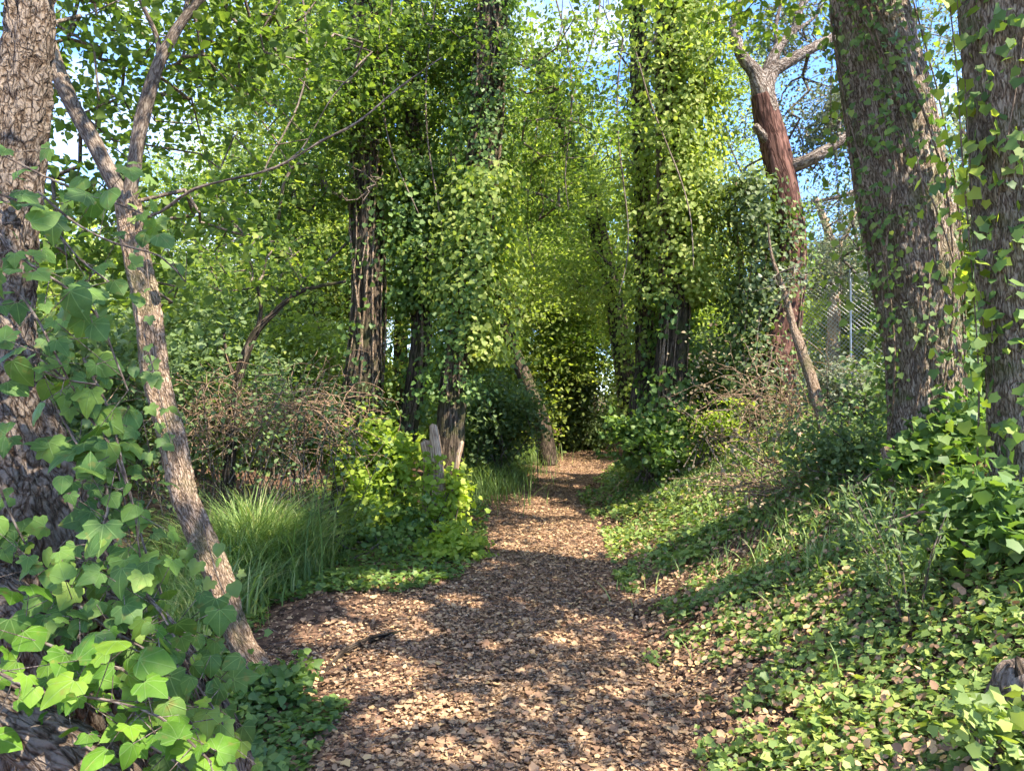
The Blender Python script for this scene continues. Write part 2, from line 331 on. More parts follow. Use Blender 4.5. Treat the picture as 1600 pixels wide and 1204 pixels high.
M['herosunlit'] = leaf_mat('large sunlit ivy leaf', [(0, (.05, .13, .015)), (.5, (.10, .22, .02)), (1, (.19, .30, .03))], trans=.4, rough=.5, spec=.25, veins=True, clump=.3, cs=2.5, ty=(1.4, 1.4, .5))  # sunlit copy of the large ivy leaf, sunlight put into its colour
M['oak'] = leaf_mat('cork oak leaf', [(0, (.09, .12, .07)), (.5, (.17, .20, .12)), (1, (.34, .35, .24))], trans=.35, rough=.5, spec=.4, ty=(1.2, 1.3, .8))
M['bank'] = leaf_mat('bank ivy leaf', [(0, (.06, .11, .03)), (.3, (.12, .19, .05)), (.58, (.19, .275, .06)), (.83, (.29, .35, .08)), (1, (.50, .42, .14))], trans=.35, rough=.5, spec=.35, clump=.45, cs=1.6)
M['grass'] = leaf_mat('grass blade', [(0, (.08, .14, .04)), (.5, (.15, .24, .07)), (.78, (.25, .34, .11)), (1, (.46, .43, .24))], trans=.4, clump=.3)
M['litter'] = leaf_mat('dry leaf', [(0, (.04, .022, .014)), (.22, (.125, .075, .045)), (.5, (.29, .185, .105)), (.75, (.39, .26, .15)), (.9, (.52, .36, .22)), (.97, (.60, .35, .09)), (1, (.50, .18, .06))], trans=.12, rough=.8, spec=.15, ty=(1.2, 1, .8), clump=.15, cs=3, tint=False)
M['drybank'] = leaf_mat('dry leaf in the ivy', [(0, (.14, .08, .05)), (.5, (.32, .20, .12)), (.8, (.50, .34, .18)), (1, (.66, .42, .10))], trans=.15, rough=.7, spec=.2, ty=(1.2, 1, .8), clump=.2, cs=3, tint=False)
M['dead'] = leaf_mat('dead foliage', [(0, (.10, .075, .045)), (.5, (.22, .17, .10)), (.85, (.36, .30, .18)), (1, (.30, .34, .14))], trans=.2, rough=.8, spec=.1, ty=(1.2, 1, .7), tint=False)
M['shrub'] = leaf_mat('shrub leaf', [(0, (.06, .10, .04)), (.5, (.12, .185, .065)), (1, (.24, .31, .12))], trans=.4)
M['b_big'] = bark_mat('fissured grey bark', (.018, .011, .007), (.10, .070, .048), (.23, .19, .155), 13, .42, .03, edge_amt=.38)
M['b_right'] = bark_mat('ridged brown bark', (.045, .032, .022), (.19, .142, .105), (.43, .365, .29), 19, .26, .014, moss=(.10, .12, .035))
M['b_slim'] = bark_mat('pale brown bark', (.055, .036, .024), (.20, .14, .095), (.39, .30, .225), 24, .26, .014, moss=(.10, .12, .04), edge_amt=.3)
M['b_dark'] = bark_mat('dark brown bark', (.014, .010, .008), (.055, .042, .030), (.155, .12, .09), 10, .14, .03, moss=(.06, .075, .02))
M['b_red'] = bark_mat('stripped red bark', (.035, .018, .015), (.095, .045, .034), (.23, .13, .105), 6, .22, .012, edge_amt=.05)
M['b_cork'] = bark_mat('grey cork bark', (.06, .045, .036), (.20, .155, .125), (.42, .37, .32), 9, .4, .04)
M['b_pale'] = bark_mat('pale dead wood', (.17, .10, .06), (.40, .28, .19), (.60, .47, .34), 14, .08, .01)
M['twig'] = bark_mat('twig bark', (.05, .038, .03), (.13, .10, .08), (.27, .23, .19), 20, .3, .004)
M['bramble'] = bark_mat('bramble stems', (.09, .055, .035), (.20, .13, .085), (.38, .28, .19), 20, .3, .003)
M['soil'] = soil_mat('leaf mould', [(0, (.045, .028, .02)), (.5, (.12, .072, .048)), (1, (.24, .15, .10))], 22)
M['path'] = soil_mat('path soil', [(0, (.08, .045, .03)), (.4, (.20, .118, .08)), (.8, (.33, .205, .14)), (1, (.46, .31, .21))], 55)
m, t, N, L = new_mat('galvanised wire'); pr = N.new('ShaderNodeBsdfPrincipled'); pr.inputs['Base Color'].default_value = (.45, .46, .46, 1); pr.inputs['Metallic'].default_value = .6; pr.inputs['Roughness'].default_value = .5
nn = N.new('ShaderNodeTexNoise'); nn.inputs['Scale'].default_value = 9; rr_ = ramp(N, [(.3, (.42, .41, .39)), (.7, (.66, .67, .68))]); L.new(nn.outputs['Fac'], rr_.inputs[0]); L.new(rr_.outputs[0], pr.inputs['Base Color'])
oo = N.new('ShaderNodeOutputMaterial'); L.new(pr.outputs[0], oo.inputs['Surface']); M['wire'] = m

# ------------------------------------------------------------------ the lie of the land
_cy = [-20, 0, 3.2, 5, 6.5, 8, 11.6, 14, 17.7, 21, 26, 34, 60]
_cx = [-.3, -.1, -.03, .02, .22, .38, .33, .92, 1.95, 4.0, 7.9, 12, 20]
_hw = [1, 1, .95, .86, .78, .75, .80, .80, .80, .9, 1, 1, 1]
def xc(y): return np.interp(y, _cy, _cx)
def hw(y): return np.interp(y, _cy, _hw)
def sst(t): t = np.clip(t, 0, 1); return t * t * (3 - 2 * t)
def H(x, y):
    x = np.asarray(x, float); y = np.asarray(y, float)
    dr = x - (xc(y) + hw(y)); dl = (xc(y) - hw(y)) - x
    b = 0.55 * sst(dr / 2.2) + 0.62 * np.clip((dr - .12 * (y > 8)) / 2.1, 0, 1) + 0.10 * np.clip(dr - 2, 0, 9)
    l = -0.22 * sst((dl - 1.0) / 1.4) + .35 * sst((dl - 3.2) / 4)
    n = .05 * np.sin(2.1 * x + 1.3 * y) * np.sin(1.7 * y - .8 * x) + .025 * np.sin(5.3 * x - 2 * y + 1) * np.sin(4.4 * y + 2)
    w = np.clip(np.maximum(dr, dl) * 1.2 + .15, .12, 1)
    return np.clip(b, 0, 2.2) + l + n * w + .17 * sst((y - 9) / 9) + .012 * np.clip(y - 18, 0, 20)

def grid(xs, ys, zfun, name, mat, **k):
    X, Y = np.meshgrid(xs, ys); Z = zfun(X, Y); V = np.stack([X, Y, Z], -1).reshape(-1, 3)
    nx, ny = len(xs), len(ys); i = np.arange(ny - 1)[:, None] * nx; j = np.arange(nx - 1)[None]
    Fc = np.stack([i + j, i + j + 1, i + nx + j + 1, i + nx + j], -1).reshape(-1, 4)
    return tag(mesh(name, V, Fc, mat, smooth=True), kind='structure')
xs = np.concatenate([np.linspace(-160, -9, 30), np.arange(-8.8, 9, .14), np.linspace(9.2, 160, 30)])
ys = np.concatenate([np.linspace(-60, 0, 20), np.arange(.2, 24, .14), np.linspace(24.2, 220, 50)])
def Hg(x, y):
    ins = np.clip((hw(y) + .02 - np.abs(x - xc(y))) / .12, 0, 1)
    return H(x, y) - .035 * ins
grid(xs, ys, Hg, 'ground', M['soil'])
# the path: a strip of its own with uneven edges
py = np.arange(-6, 33, .12); pu = np.linspace(-1, 1, 21)
PX = xc(py)[:, None] + pu[None] * (hw(py) + .09 * np.sin(py * 2.3) + .06 * np.sin(py * 5.1 + 1))[:, None]
PY = np.repeat(py[:, None], 21, 1); PZ = H(PX, PY) + .006 - .02 * (np.abs(pu[None]) > .95)
i = np.arange(len(py) - 1)[:, None] * 21; j = np.arange(20)[None]
tag(mesh('path', np.stack([PX, PY, PZ], -1).reshape(-1, 3), np.stack([i + j, i + j + 1, i + 22 + j, i + 21 + j], -1).reshape(-1, 4), M['path'], smooth=True), kind='structure')

def ground_hit(px, py_):
    """where a pixel's ray meets the land"""
    d = P(px, py_, 1.0) - CAM
    for k in range(1, 3000):
        q = CAM + d * (1 + k * .01)
        if q[2] < H(q[0], q[1]): return q
    return q

# ------------------------------------------------------------------ gaps in the canopy that let the sun through
GAPS = []
for px, py_, r in [(600, 950, .34), (520, 990, .26), (570, 1050, .34), (500, 1080, .22), (640, 985, .2), (830, 935, .20), (770, 915, .16), (870, 1000, .15), (680, 1110, .20), (600, 1130, .14),
                   (800, 855, .22), (860, 845, .22), (920, 838, .2), (900, 873, .2), (780, 880, .16), (850, 745, .5), (900, 735, .5), (800, 765, .35), (660, 905, .22), (600, 912, .2),
                   (850, 800, .4), (720, 940, .2), (900, 960, .15), (1120, 930, .22), (1180, 1060, .2), (1300, 1100, .22), (1400, 1180, .2), (1080, 1010, .2), (1500, 1000, .2), (1250, 900, .25), (1350, 870, .2), (1450, 850, .25), (1100, 760, .35), (1000, 790, .3), (1140, 700, .5), (1240, 680, .5), (1050, 850, .2),
                   (400, 860, .3), (470, 800, .3), (820, 1080, .1), (960, 1080, .12), (900, 1150, .1), (760, 1010, .1), (1010, 960, .16), (700, 1180, .12)]:
    g = ground_hit(px, py_); GAPS.append([*g, r])
for px, py_, Y, r in [(590, 760, 8.4, .55), (560, 700, 8.4, .4), (690, 790, 8.2, .4), (690, 700, 8.3, .35), (420, 760, 6.6, .4), (90, 1120, 1.8, .15), (40, 1040, 1.85, .12), (200, 1130, 1.75, .12), (180, 980, 1.95, .06), (290, 1180, 1.75, .08), (130, 880, 2, .1),
                      (1100, 60, 10, .8), (1110, 200, 10, .8), (1090, 330, 10, .5), (1060, 480, 10, .4), (40, 160, 3, .16), (30, 250, 3, .1), (300, 760, 4.1, .12), (345, 900, 4.1, .14), (390, 1010, 4.1, .14), (230, 480, 4.1, .1),
                      (1410, 160, 5.1, .1), (1450, 500, 5.1, .14), (1465, 600, 5.1, .14), (1440, 400, 5.1, .1), (1410, 560, 5, .12), (1580, 420, 3.9, .12), (1590, 330, 3.9, .1), (1570, 600, 3.8, .1), (1215, 230, 10, .35), (1230, 380, 10, .3), (1210, 120, 10, .5), (1260, 90, 10, .5), (1150, 50, 10, .4),
                      (700, 640, 8.5, .25), (575, 480, 9, .3), (240, 650, 4, .1), (350, 520, 7, .5), (450, 560, 9, .6), (850, 350, 12, 1.0), (930, 250, 12, 1), (820, 200, 12, .8)]:
    GAPS.append([*P(px, py_, Y), r])
for a_, b_ in ((1470, 520), (1480, 620), (1462, 420), (1450, 300), (1484, 570), (1440, 220), (1476, 470)): GAPS.append([*P(a_, b_, 5.15), .24])
_g = np.random.RandomState(3)
for k in range(34):
    a_, b_ = _g.uniform(1000, 1590), _g.uniform(700, 1200)
    if (b_ - 700) > (a_ - 950) * 2.2: continue
    GAPS.append([*ground_hit(a_, b_), _g.uniform(.14, .34)])
GAPS = np.array(GAPS)
def lit_keep(pts, gmin=1.1):
    keep = np.ones(len(pts), bool)
    for g in GAPS:
        v = pts - g[:3]; t = v @ SUN; d2 = (v * v).sum(1) - t * t
        keep &= ~((t > gmin) & (d2 < g[3] ** 2))
    return keep

# ------------------------------------------------------------------ trees
def px_path(spec):
    """[(px, py, Y, width_px)] -> points and radii"""
    return [P(a, b, Y) for a, b, Y, w in spec], [max(w, 1) * .5 * Y / F for a, b, Y, w in spec]

def grow(nodes, parent, targets, seg=.5, jit=.06, sag=.05):
    nodes = list(nodes); parent = list(parent); arr = np.array(nodes); tips = []
    T = np.array(targets); n0 = len(arr)
    d = np.sqrt(((T[:, None] - arr[None]) ** 2).sum(-1)).min(1)
    for a in T[np.argsort(d)]:
        dd = ((arr - a) ** 2).sum(1) + np.where(arr[:, 2] > a[2] + .3, 1.5, 0)
        j = int(dd.argmin()); p0 = arr[j]; L = math.sqrt(((p0 - a) ** 2).sum()); k = max(1, int(L / seg)); cur = j; new = []
        for q in range(1, k + 1):
            f = q / k; p = p0 + (a - p0) * f + (R.normal(0, jit * seg * 2, 3) if q < k else 0); p[2] -= -sag * math.sin(f * math.pi) * L * .6
            nodes.append(p); parent.append(cur); cur = len(nodes) - 1; new.append(p)
        arr = np.vstack([arr, new]); tips.append(cur)
    return arr, np.array(parent), tips

def ellipsoid_pts(e, n):
    c, r = np.array(e[0], float), np.array(e[1], float)
    v = rnd(n); v /= np.linalg.norm(v, axis=1)[:, None]; return c + v * r * (R.rand(n, 1) ** .42)

def crown_leaves(tips, per, spread, size, tmpl, up=.7, cull=True, flat=.45, thin=None, droop=.3):
    n = len(tips) * per
    C = np.repeat(np.array(tips), per, 0) + rnd(n) * np.array([spread, spread, spread * flat])
    if cull: C = C[lit_keep(C)]
    n = len(C)
    nr = rnd(n) + np.array([0, 0, up * 1.6]); tp = rnd(n) + np.array([0, 0, -droop * 2])
    return put_leaves(C, size * (.45 + 1.15 * R.rand(n) ** 1.4), nr, tp, tmpl)

def tree(name, label, trunk_specs, bark, ells, leaf, nclus, per, spread, lsize, world=False, nseg=20, fis=0, flute=.05, lump=.06, step=.08, limbs=None, limb_bark=None, cull=True, twig_r=.004, group=None, cat='tree', rpow=.42, tmpl=LEAF2, seed=1, maxr=.06, fs=14, flat=.32, crown_from=0.35):
    """a whole tree: trunk, limbs traced one by one, branches grown to the crown, leaves"""
    pts, rad = (trunk_specs if world else px_path(trunk_specs))
    base = np.array(pts[0], float); root = empty(name, base, label, cat, group)
    TV = tube(pts, rad, nseg, step, lump, fis, flute, seed, fs)
    if not ells: mesh('trunk', *TV[:2], bark, root, True, TV[2])
    C, _ = smooth_path(pts, rad, .3); nodes = list(C[int(len(C) * crown_from):])
    for k, ls in enumerate(limbs or []):
        lp, lr = px_path(ls); V, Fc, b = tube(lp, lr, 12, .07, .08, fis * .5, .04, seed + k + 1, fs)
        mesh('limb', V, Fc, limb_bark or bark, root, True, b)
        c2, _ = smooth_path(lp, lr, .3); nodes += list(c2[len(c2) // 3:])
    if not ells: return root
    T = np.vstack([ellipsoid_pts(e, int(nclus * (e[2] if len(e) > 2 else 1))) for e in ells])
    arr, par, tips = grow(nodes, [-1] * len(nodes), T)
    cnt = np.zeros(len(arr)); cnt[tips] = 1
    for i in range(len(arr) - 1, len(nodes) - 1, -1):
        cnt[par[i]] += cnt[i]
    r = np.clip(twig_r * cnt ** rpow, .0025, maxr); e = np.arange(len(nodes), len(arr))
    r1 = r[e]; r0 = np.minimum(np.clip(twig_r * cnt[par[e]] ** rpow, .0025, maxr), r1 * 1.5)
    top = np.arange(len(arr))
    for i in e: top[i] = i if par[i] < len(nodes) else top[par[i]]
    tops = sorted(set(top[e]), key=lambda q: -cnt[q]); big = [] if world else tops[:9]
    small = ~np.isin(top[e], big)
    for q in big:
        w = top[e] == q; V, Fc, b = sticks(arr[par[e[w]]], arr[e[w]], r0[w], r1[w], 5)
        mesh('branch', V, Fc, limb_bark or M['twig'], root, True, b)
    TV = join([TV, sticks(arr[par[e[small]]], arr[e[small]], r0[small], r1[small], 5)]) if small.any() else TV
    mesh('trunk', *TV[:2], bark, root, True, TV[2])
    V, Fc = crown_leaves(arr[tips], per, spread, lsize, tmpl, cull=cull, flat=flat)
    mesh('crown', V, Fc, leaf, root)
    return root

def copy_tree(o, loc, rz, sc, label, group):
    r = o.copy(); COL.objects.link(r); r.location = Vector([float(c) for c in loc]); r.rotation_euler = (0, 0, rz); r.scale = (sc, sc, sc * (.9 + .25 * R.rand()))
    r['label'] = label; r['group'] = group
    for ch in list(o.children):
        c = ch.copy(); COL.objects.link(c); c.parent = r
    return r

def ivy_on(label, path, mat, n, off, size, stems=4, bias=None, t0=0., t1=1., tmpl=IVY2, stem_mat=None, cull=False, name='climbing_ivy', clump=True, stem_r=.012):
    """ivy climbing a trunk: stems that hug it and leaves that stand off it"""
    pts, rad = path; C, r = smooth_path(pts, rad, .1); C = C[int(t0 * len(C)):max(int(t1 * len(C)), 2)]; r = r[int(t0 * len(r)):max(int(t1 * len(r)), 2)]
    root = empty(name, C[0], label, 'ivy', 'ivy climbing the trunks')
    parts = []
    for k in range(stems):
        a = R.rand() * 6.28; w = (R.rand() - .5) * 2; ph = a + w * np.sin(np.arange(len(C)) * .13 + k)
        q = C + np.stack([np.cos(ph), np.sin(ph), 0 * ph], -1) * (r * 1.03 + .006)[:, None]
        parts.append(tube(q, np.full(len(q), stem_r * (.6 + .8 * R.rand())), 5, .12, 0))
    if parts:
        V, Fc, b = join(parts); mesh('stems', V, Fc, stem_mat or M['b_slim'], root, True, b)
    i = R.randint(0, len(C), n); a = R.rand(n) * 6.28
    if bias is not None:
        m_ = R.rand(n) < .62; a = np.where(m_, bias + R.normal(0, .8, n), a)
    lumpy = vnoise(np.stack([np.cos(a) * 1.6 + 5, np.sin(a) * 1.6 + 9, i * .1 * 1.3 + len(C)], -1)) if clump else np.full(n, .5)
    k = R.rand(n) < np.clip(lumpy * 2.4 - .45, 0.04, 1); i, a, lumpy = i[k], a[k], lumpy[k]; n = len(i)
    o_ = off * (R.rand(n) ** 1.6) * (.3 + 1.4 * lumpy); D = np.stack([np.cos(a), np.sin(a), 0 * a], -1)
    X = C[i] + D * (r[i] + .015 + o_)[:, None] + rnd(n, .05)
    nr = D * 1.0 + rnd(n, .55) + np.array([0, 0, .5]); tp = rnd(n, .5) + np.array([0, 0, -1.])
    V, Fc = put_leaves(X, size * (.55 + .8 * R.rand(n)), nr, tp, tmpl)
    mesh('foliage', V, Fc, mat, root)
    return root

# ---- near left: big leaning tree
L1 = [(150, 1560, 2.35, 340), (140, 1300, 2.4, 290), (105, 1080, 2.42, 250), (72, 900, 2.45, 218), (38, 780, 2.5, 192), (4, 640, 2.55, 158), (-10, 520, 2.62, 128), (2, 400, 2.72, 104), (18, 280, 2.85, 88), (34, 150, 3.0, 78), (44, 30, 3.1, 70), (52, -150, 3.3, 64), (70, -500, 3.6, 56)]
t = tree('tree', 'thick foreground tree with fissured grey bark, half hidden by large ivy leaves', L1, M['b_big'],
         [((-2.2, 3.6, 5.2), (1.4, 1.6, .9)), ((-3.6, 2.4, 5.6), (1.3, 1.5, 1.0))], M['canopy'], 60, 55, .26, .075, nseg=240, step=.009, fis=.022, flute=.05, lump=.08, seed=2, fs=20, maxr=.03, crown_from=.8,
         limbs=[[(90, 900, 2.35, 100), (170, 930, 2.3, 84), (240, 985, 2.25, 70), (300, 1060, 2.2, 62), (360, 1180, 2.15, 60), (400, 1320, 2.1, 60)],
                [(30, 850, 2.3, 90), (-10, 905, 2.25, 80), (20, 945, 2.15, 76), (90, 1000, 2.1, 70), (140, 1100, 2.1, 70), (180, 1300, 2.1, 70)]])
# low log-like root flare in the corner
V, Fc, b = tube([P(-60, 1080, 1.9), P(20, 1130, 1.85), P(110, 1185, 1.8), P(230, 1290, 1.75)], [.07, .07, .075, .08], 60, .014, .08, .012, .05, 5, 22)
tag(mesh('fallen_log', V, Fc, M['b_big'], None, True, b), 'rough barked fallen log lying under the ivy in the bottom left corner', 'log')

# ---- slim forked leaning tree
L2 = [(452, 1165, 4.08, 74), (428, 1105, 4.1, 52), (408, 1060, 4.1, 44), (366, 980, 4.1, 40), (334, 880, 4.12, 42), (289, 775, 4.1, 39), (266, 680, 4.08, 40), (243, 590, 4.12, 37), (231, 485, 4.15, 39), (213, 400, 4.18, 35), (200, 318, 4.2, 36)]
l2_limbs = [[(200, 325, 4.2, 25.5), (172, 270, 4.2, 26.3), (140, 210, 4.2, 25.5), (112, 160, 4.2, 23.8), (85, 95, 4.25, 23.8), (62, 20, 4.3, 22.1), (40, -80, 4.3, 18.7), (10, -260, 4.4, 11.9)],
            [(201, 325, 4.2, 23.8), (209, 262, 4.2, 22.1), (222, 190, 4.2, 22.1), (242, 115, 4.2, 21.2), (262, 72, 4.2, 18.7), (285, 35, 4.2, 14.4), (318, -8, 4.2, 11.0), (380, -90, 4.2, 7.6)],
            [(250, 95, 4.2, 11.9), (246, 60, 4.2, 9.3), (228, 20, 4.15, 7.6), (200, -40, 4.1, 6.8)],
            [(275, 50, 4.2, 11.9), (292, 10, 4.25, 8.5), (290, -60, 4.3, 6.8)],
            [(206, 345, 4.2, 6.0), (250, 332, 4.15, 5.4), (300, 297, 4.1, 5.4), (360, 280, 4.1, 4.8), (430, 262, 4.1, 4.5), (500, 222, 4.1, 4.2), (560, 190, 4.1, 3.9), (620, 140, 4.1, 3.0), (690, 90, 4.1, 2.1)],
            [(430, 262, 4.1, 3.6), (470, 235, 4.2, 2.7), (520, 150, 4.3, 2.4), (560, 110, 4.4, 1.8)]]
tree('tree', 'slim pale-barked tree leaning left beside the path and forking into two bare limbs coloured as in shade', L2, M['b_slim'],
     [(P(190, 60, 5.0), (1.3, 1.2, .75)), (P(330, 120, 5.4), (1.0, 1.0, .8), .8), (P(120, 330, 4.8), (.55, .5, .5), .35), (P(260, 380, 4.8), (.6, .5, .5), .35), (P(430, 40, 5.6), (.8, .9, .5), .5)],
     M['canopy'], 84, 36, .17, .056, nseg=90, step=.015, fis=.009, flute=.12, lump=.09, limbs=l2_limbs, limb_bark=M['twig'], seed=5, fs=34, maxr=.012, crown_from=.7)  # fork limbs take the darker twig bark, their shade put into colour

# ---- group of ivy-hung trunks left of the path
T3 = [(556, 850, 9, 84), (558, 740, 9, 70), (562, 660, 9, 62), (567, 600, 9, 58), (574, 520, 9, 53), (575, 420, 9, 50), (572, 300, 9, 47), (571, 100, 9, 44), (560, -150, 9.1, 40), (545, -500, 9.4, 30)]
T4 = [(612, 850, 9.3, 36), (622, 740, 9.3, 30), (640, 650, 9.3, 32), (655, 560, 9.3, 36), (658, 480, 9.3, 34), (652, 380, 9.3, 28), (645, 200, 9.4, 24), (640, -100, 9.5, 20)]
T5 = [(690, 880, 8.6, 64), (697, 770, 8.6, 52), (703, 690, 8.6, 46), (708, 620, 8.6, 44), (716, 550, 8.6, 44), (734, 440, 8.6, 46), (749, 330, 8.7, 48), (760, 190, 8.8, 50), (768, 50, 8.9, 52), (776, -150, 9, 48), (790, -500, 9.3, 36)]
tree('tree', 'straight dark-barked trunk rising behind the bright ivy shrub left of the path', T3, M['b_dark'],
     [(P(480, 190, 9.3), (1.5, 1.2, 1.5)), (P(565, 130, 8.6), (.7, .4, .9), .6), (P(560, 290, 8.55), (.35, .2, .25), .12), (P(400, 330, 9.0), (1.2, 1, .9), .6), (P(600, 60, 9.6), (1.3, 1.2, 1.2), .8), (P(530, -150, 9), (2.0, 1.6, .9), .35)], M['canopy'], 120, 72, .21, .056, nseg=40, step=.05, fis=.02, flute=.09, seed=3, fs=11)
tree('tree', 'thin leaning trunk between the two dark trunks left of the path', T4, M['b_dark'],
     [(P(650, 290, 9.6), (.7, .8, 1.0)), (P(640, 120, 9.8), (.9, 1, 1), .7)], M['canopy'], 70, 62, .2, .056, nseg=24, step=.06, fis=.008, seed=4)
tree('tree', 'tall dark ivy-wrapped trunk nearest the left edge of the path', T5, M['b_dark'],
     [(P(840, 130, 9.4), (1.3, 1.2, 1.1), .9), (P(700, 380, 9.2), (.55, .6, .7), .35), (P(840, 290, 10), (.9, .9, .7), .5), (P(700, 60, 9.4), (.8, 1, .8), .5), (P(780, -180, 8.6), (2.0, 2.0, .9), .4)], M['canopy'], 100, 66, .21, .056, nseg=40, step=.05, fis=.015, seed=6, fs=11)
ivy_on('dark ivy wrapped all the way up the tall trunk nearest the left path edge', px_path(T5[3:10]), M['ivy'], 11500, .24, .048, stems=12)
ivy_on('loose bushy ivy bulging from the middle of the tall trunk nearest the left path edge', px_path([(735, 560, 8.6, 30), (742, 450, 8.6, 30), (752, 340, 8.6, 30), (758, 270, 8.6, 30)]), M['bright'], 7500, .42, .055, stems=2)
ivy_on('bushy green ivy covering the upper part of the thin trunk between the dark trunks', px_path([(656, 480, 9.2, 20), (650, 380, 9.2, 20), (645, 260, 9.2, 20)]), M['ivy'], 6000, .42, .055, stems=2)
ivy_on('ivy around the foot and top of the straight dark trunk', px_path(T3[2:9]), M['ivy'], 1500, .12, .06, stems=9)
ivy_on('sparse ivy on the thin leaning trunk between the dark trunks', px_path(T4[1:7]), M['ivy'], 1500, .14, .06, stems=4)

# pale stumps among the bright ivy
st = []
for a in ([(668, 850, 8.3, 22), (672, 740, 8.3, 20), (664, 690, 8.3, 15)], [(688, 840, 8.25, 26), (684, 730, 8.2, 22), (676, 665, 8.2, 13)], [(706, 850, 8.2, 13), (712, 740, 8.2, 10), (722, 690, 8.2, 7)]):
    p_, r_ = px_path(a); st.append(tube(p_, r_, 16, .04, .12, .012, .1, len(st), 20))
rt = empty('tree_stump', P(680, 850, 8.3), 'pale split dead stump wrapped in yellow-green ivy beside the path', 'stump')
for s_ in st: mesh('stem', s_[0], s_[1], M['b_pale'], rt, True, s_[2])

# ---- trees right of the path on the bank
T6 = [(1030, 720, 10.6, 78), (1038, 660, 10.6, 60), (1048, 560, 10.6, 50), (1055, 470, 10.6, 45), (1051, 350, 10.6, 42), (1046, 150, 10.6, 40), (1044, -100, 10.7, 38), (1030, -420, 11, 28)]
T6b = [(1000, 720, 11.2, 50), (1004, 640, 11.2, 40), (1010, 550, 11.2, 36), (1006, 400, 11.2, 30), (1000, 150, 11.3, 26), (985, -150, 11.4, 22)]
T6c = [(1000, 740, 12.5, 44), (985, 640, 12.5, 34), (962, 480, 12.4, 28), (930, 340, 12.3, 26), (890, 230, 12.2, 24), (840, 80, 12, 20)]
tree('tree', 'tall straight trunk smothered in bright ivy on the bank right of the path', T6, M['b_dark'],
     [(P(1080, 60, 10.6), (.75, .9, 1.1)), (P(960, 80, 11), (.9, 1, 1.2), 1), (P(1000, -150, 10.5), (1.5, 1.6, .8), .4)], M['bright'], 90, 75, .21, .062, nseg=36, step=.05, fis=.015, seed=8, fs=11, flute=.1)
tree('tree', 'second slimmer ivy-clad trunk just left of the bright ivy tree on the bank', T6b, M['b_dark'],
     [(P(950, 250, 11.4), (.8, .9, 1.3)), (P(930, 430, 11.8), (.6, .8, .8), .5)], M['bright'], 60, 70, .21, .06, nseg=24, step=.06, fis=.01, seed=9)
tree('tree', 'slender trunk leaning left over the bend of the path', T6c, M['b_dark'],
     [(P(860, 200, 12.6), (1.3, 1.2, 1.3)), (P(880, 400, 13), (1.0, 1, .9), .7)], M['bright'], 55, 75, .24, .064, nseg=20, step=.08, fis=.008, seed=10)
ivy_on('bright bushy ivy clothing the tall straight tree on the bank', px_path(T6[3:7]), M['bright'], 30000, .6, .056, stems=8, bias=-.4)
ivy_on('sparse green ivy round the lower trunk of the tall tree on the bank', px_path(T6[0:4]), M['ivy'], 2600, .22, .07, stems=10)
ivy_on('green ivy on the slimmer trunk left of the bright ivy tree', px_path(T6b[2:6]), M['bright'], 9000, .34, .055, stems=4)
ivy_on('ivy along the slender trunk leaning over the path bend', px_path(T6c[1:6]), M['bright'], 5000, .26, .055, stems=3)

# ---- trunks at the bend
tree('tree', 'dark trunk leaning right at the left side of the path bend', [(858, 725, 16, 30), (848, 665, 16, 26), (828, 610, 16, 23), (806, 555, 16, 20), (780, 470, 16, 18), (760, 300, 16, 15), (765, 100, 16, 12)], M['b_dark'],
     [(P(790, 400, 16), (1.4, 1.4, 1.7)), (P(740, 250, 17), (1.5, 1.4, 1.8), .8)], M['bright'], 80, 50, .32, .09, nseg=18, step=.1, seed=11, cull=False)
T8 = [(903, 722, 20.2, 36), (902, 640, 20.2, 30), (893, 540, 20.2, 26), (880, 400, 20.2, 22), (880, 200, 20.2, 16)]
tree('tree', 'dark ivy-covered trunk standing where the path disappears', T8, M['b_dark'],
     [(P(900, 520, 18.5), (1.3, 1.2, 1.2)), (P(880, 380, 18.5), (1.8, 1.6, 1.6), .8)], M['canopy'], 80, 55, .32, .09, nseg=18, step=.1, seed=12, cull=False)
ivy_on('dark ivy mantle on the trunk where the path disappears', px_path(T8[:4]), M['darkivy'], 14000, .75, .09, stems=2)

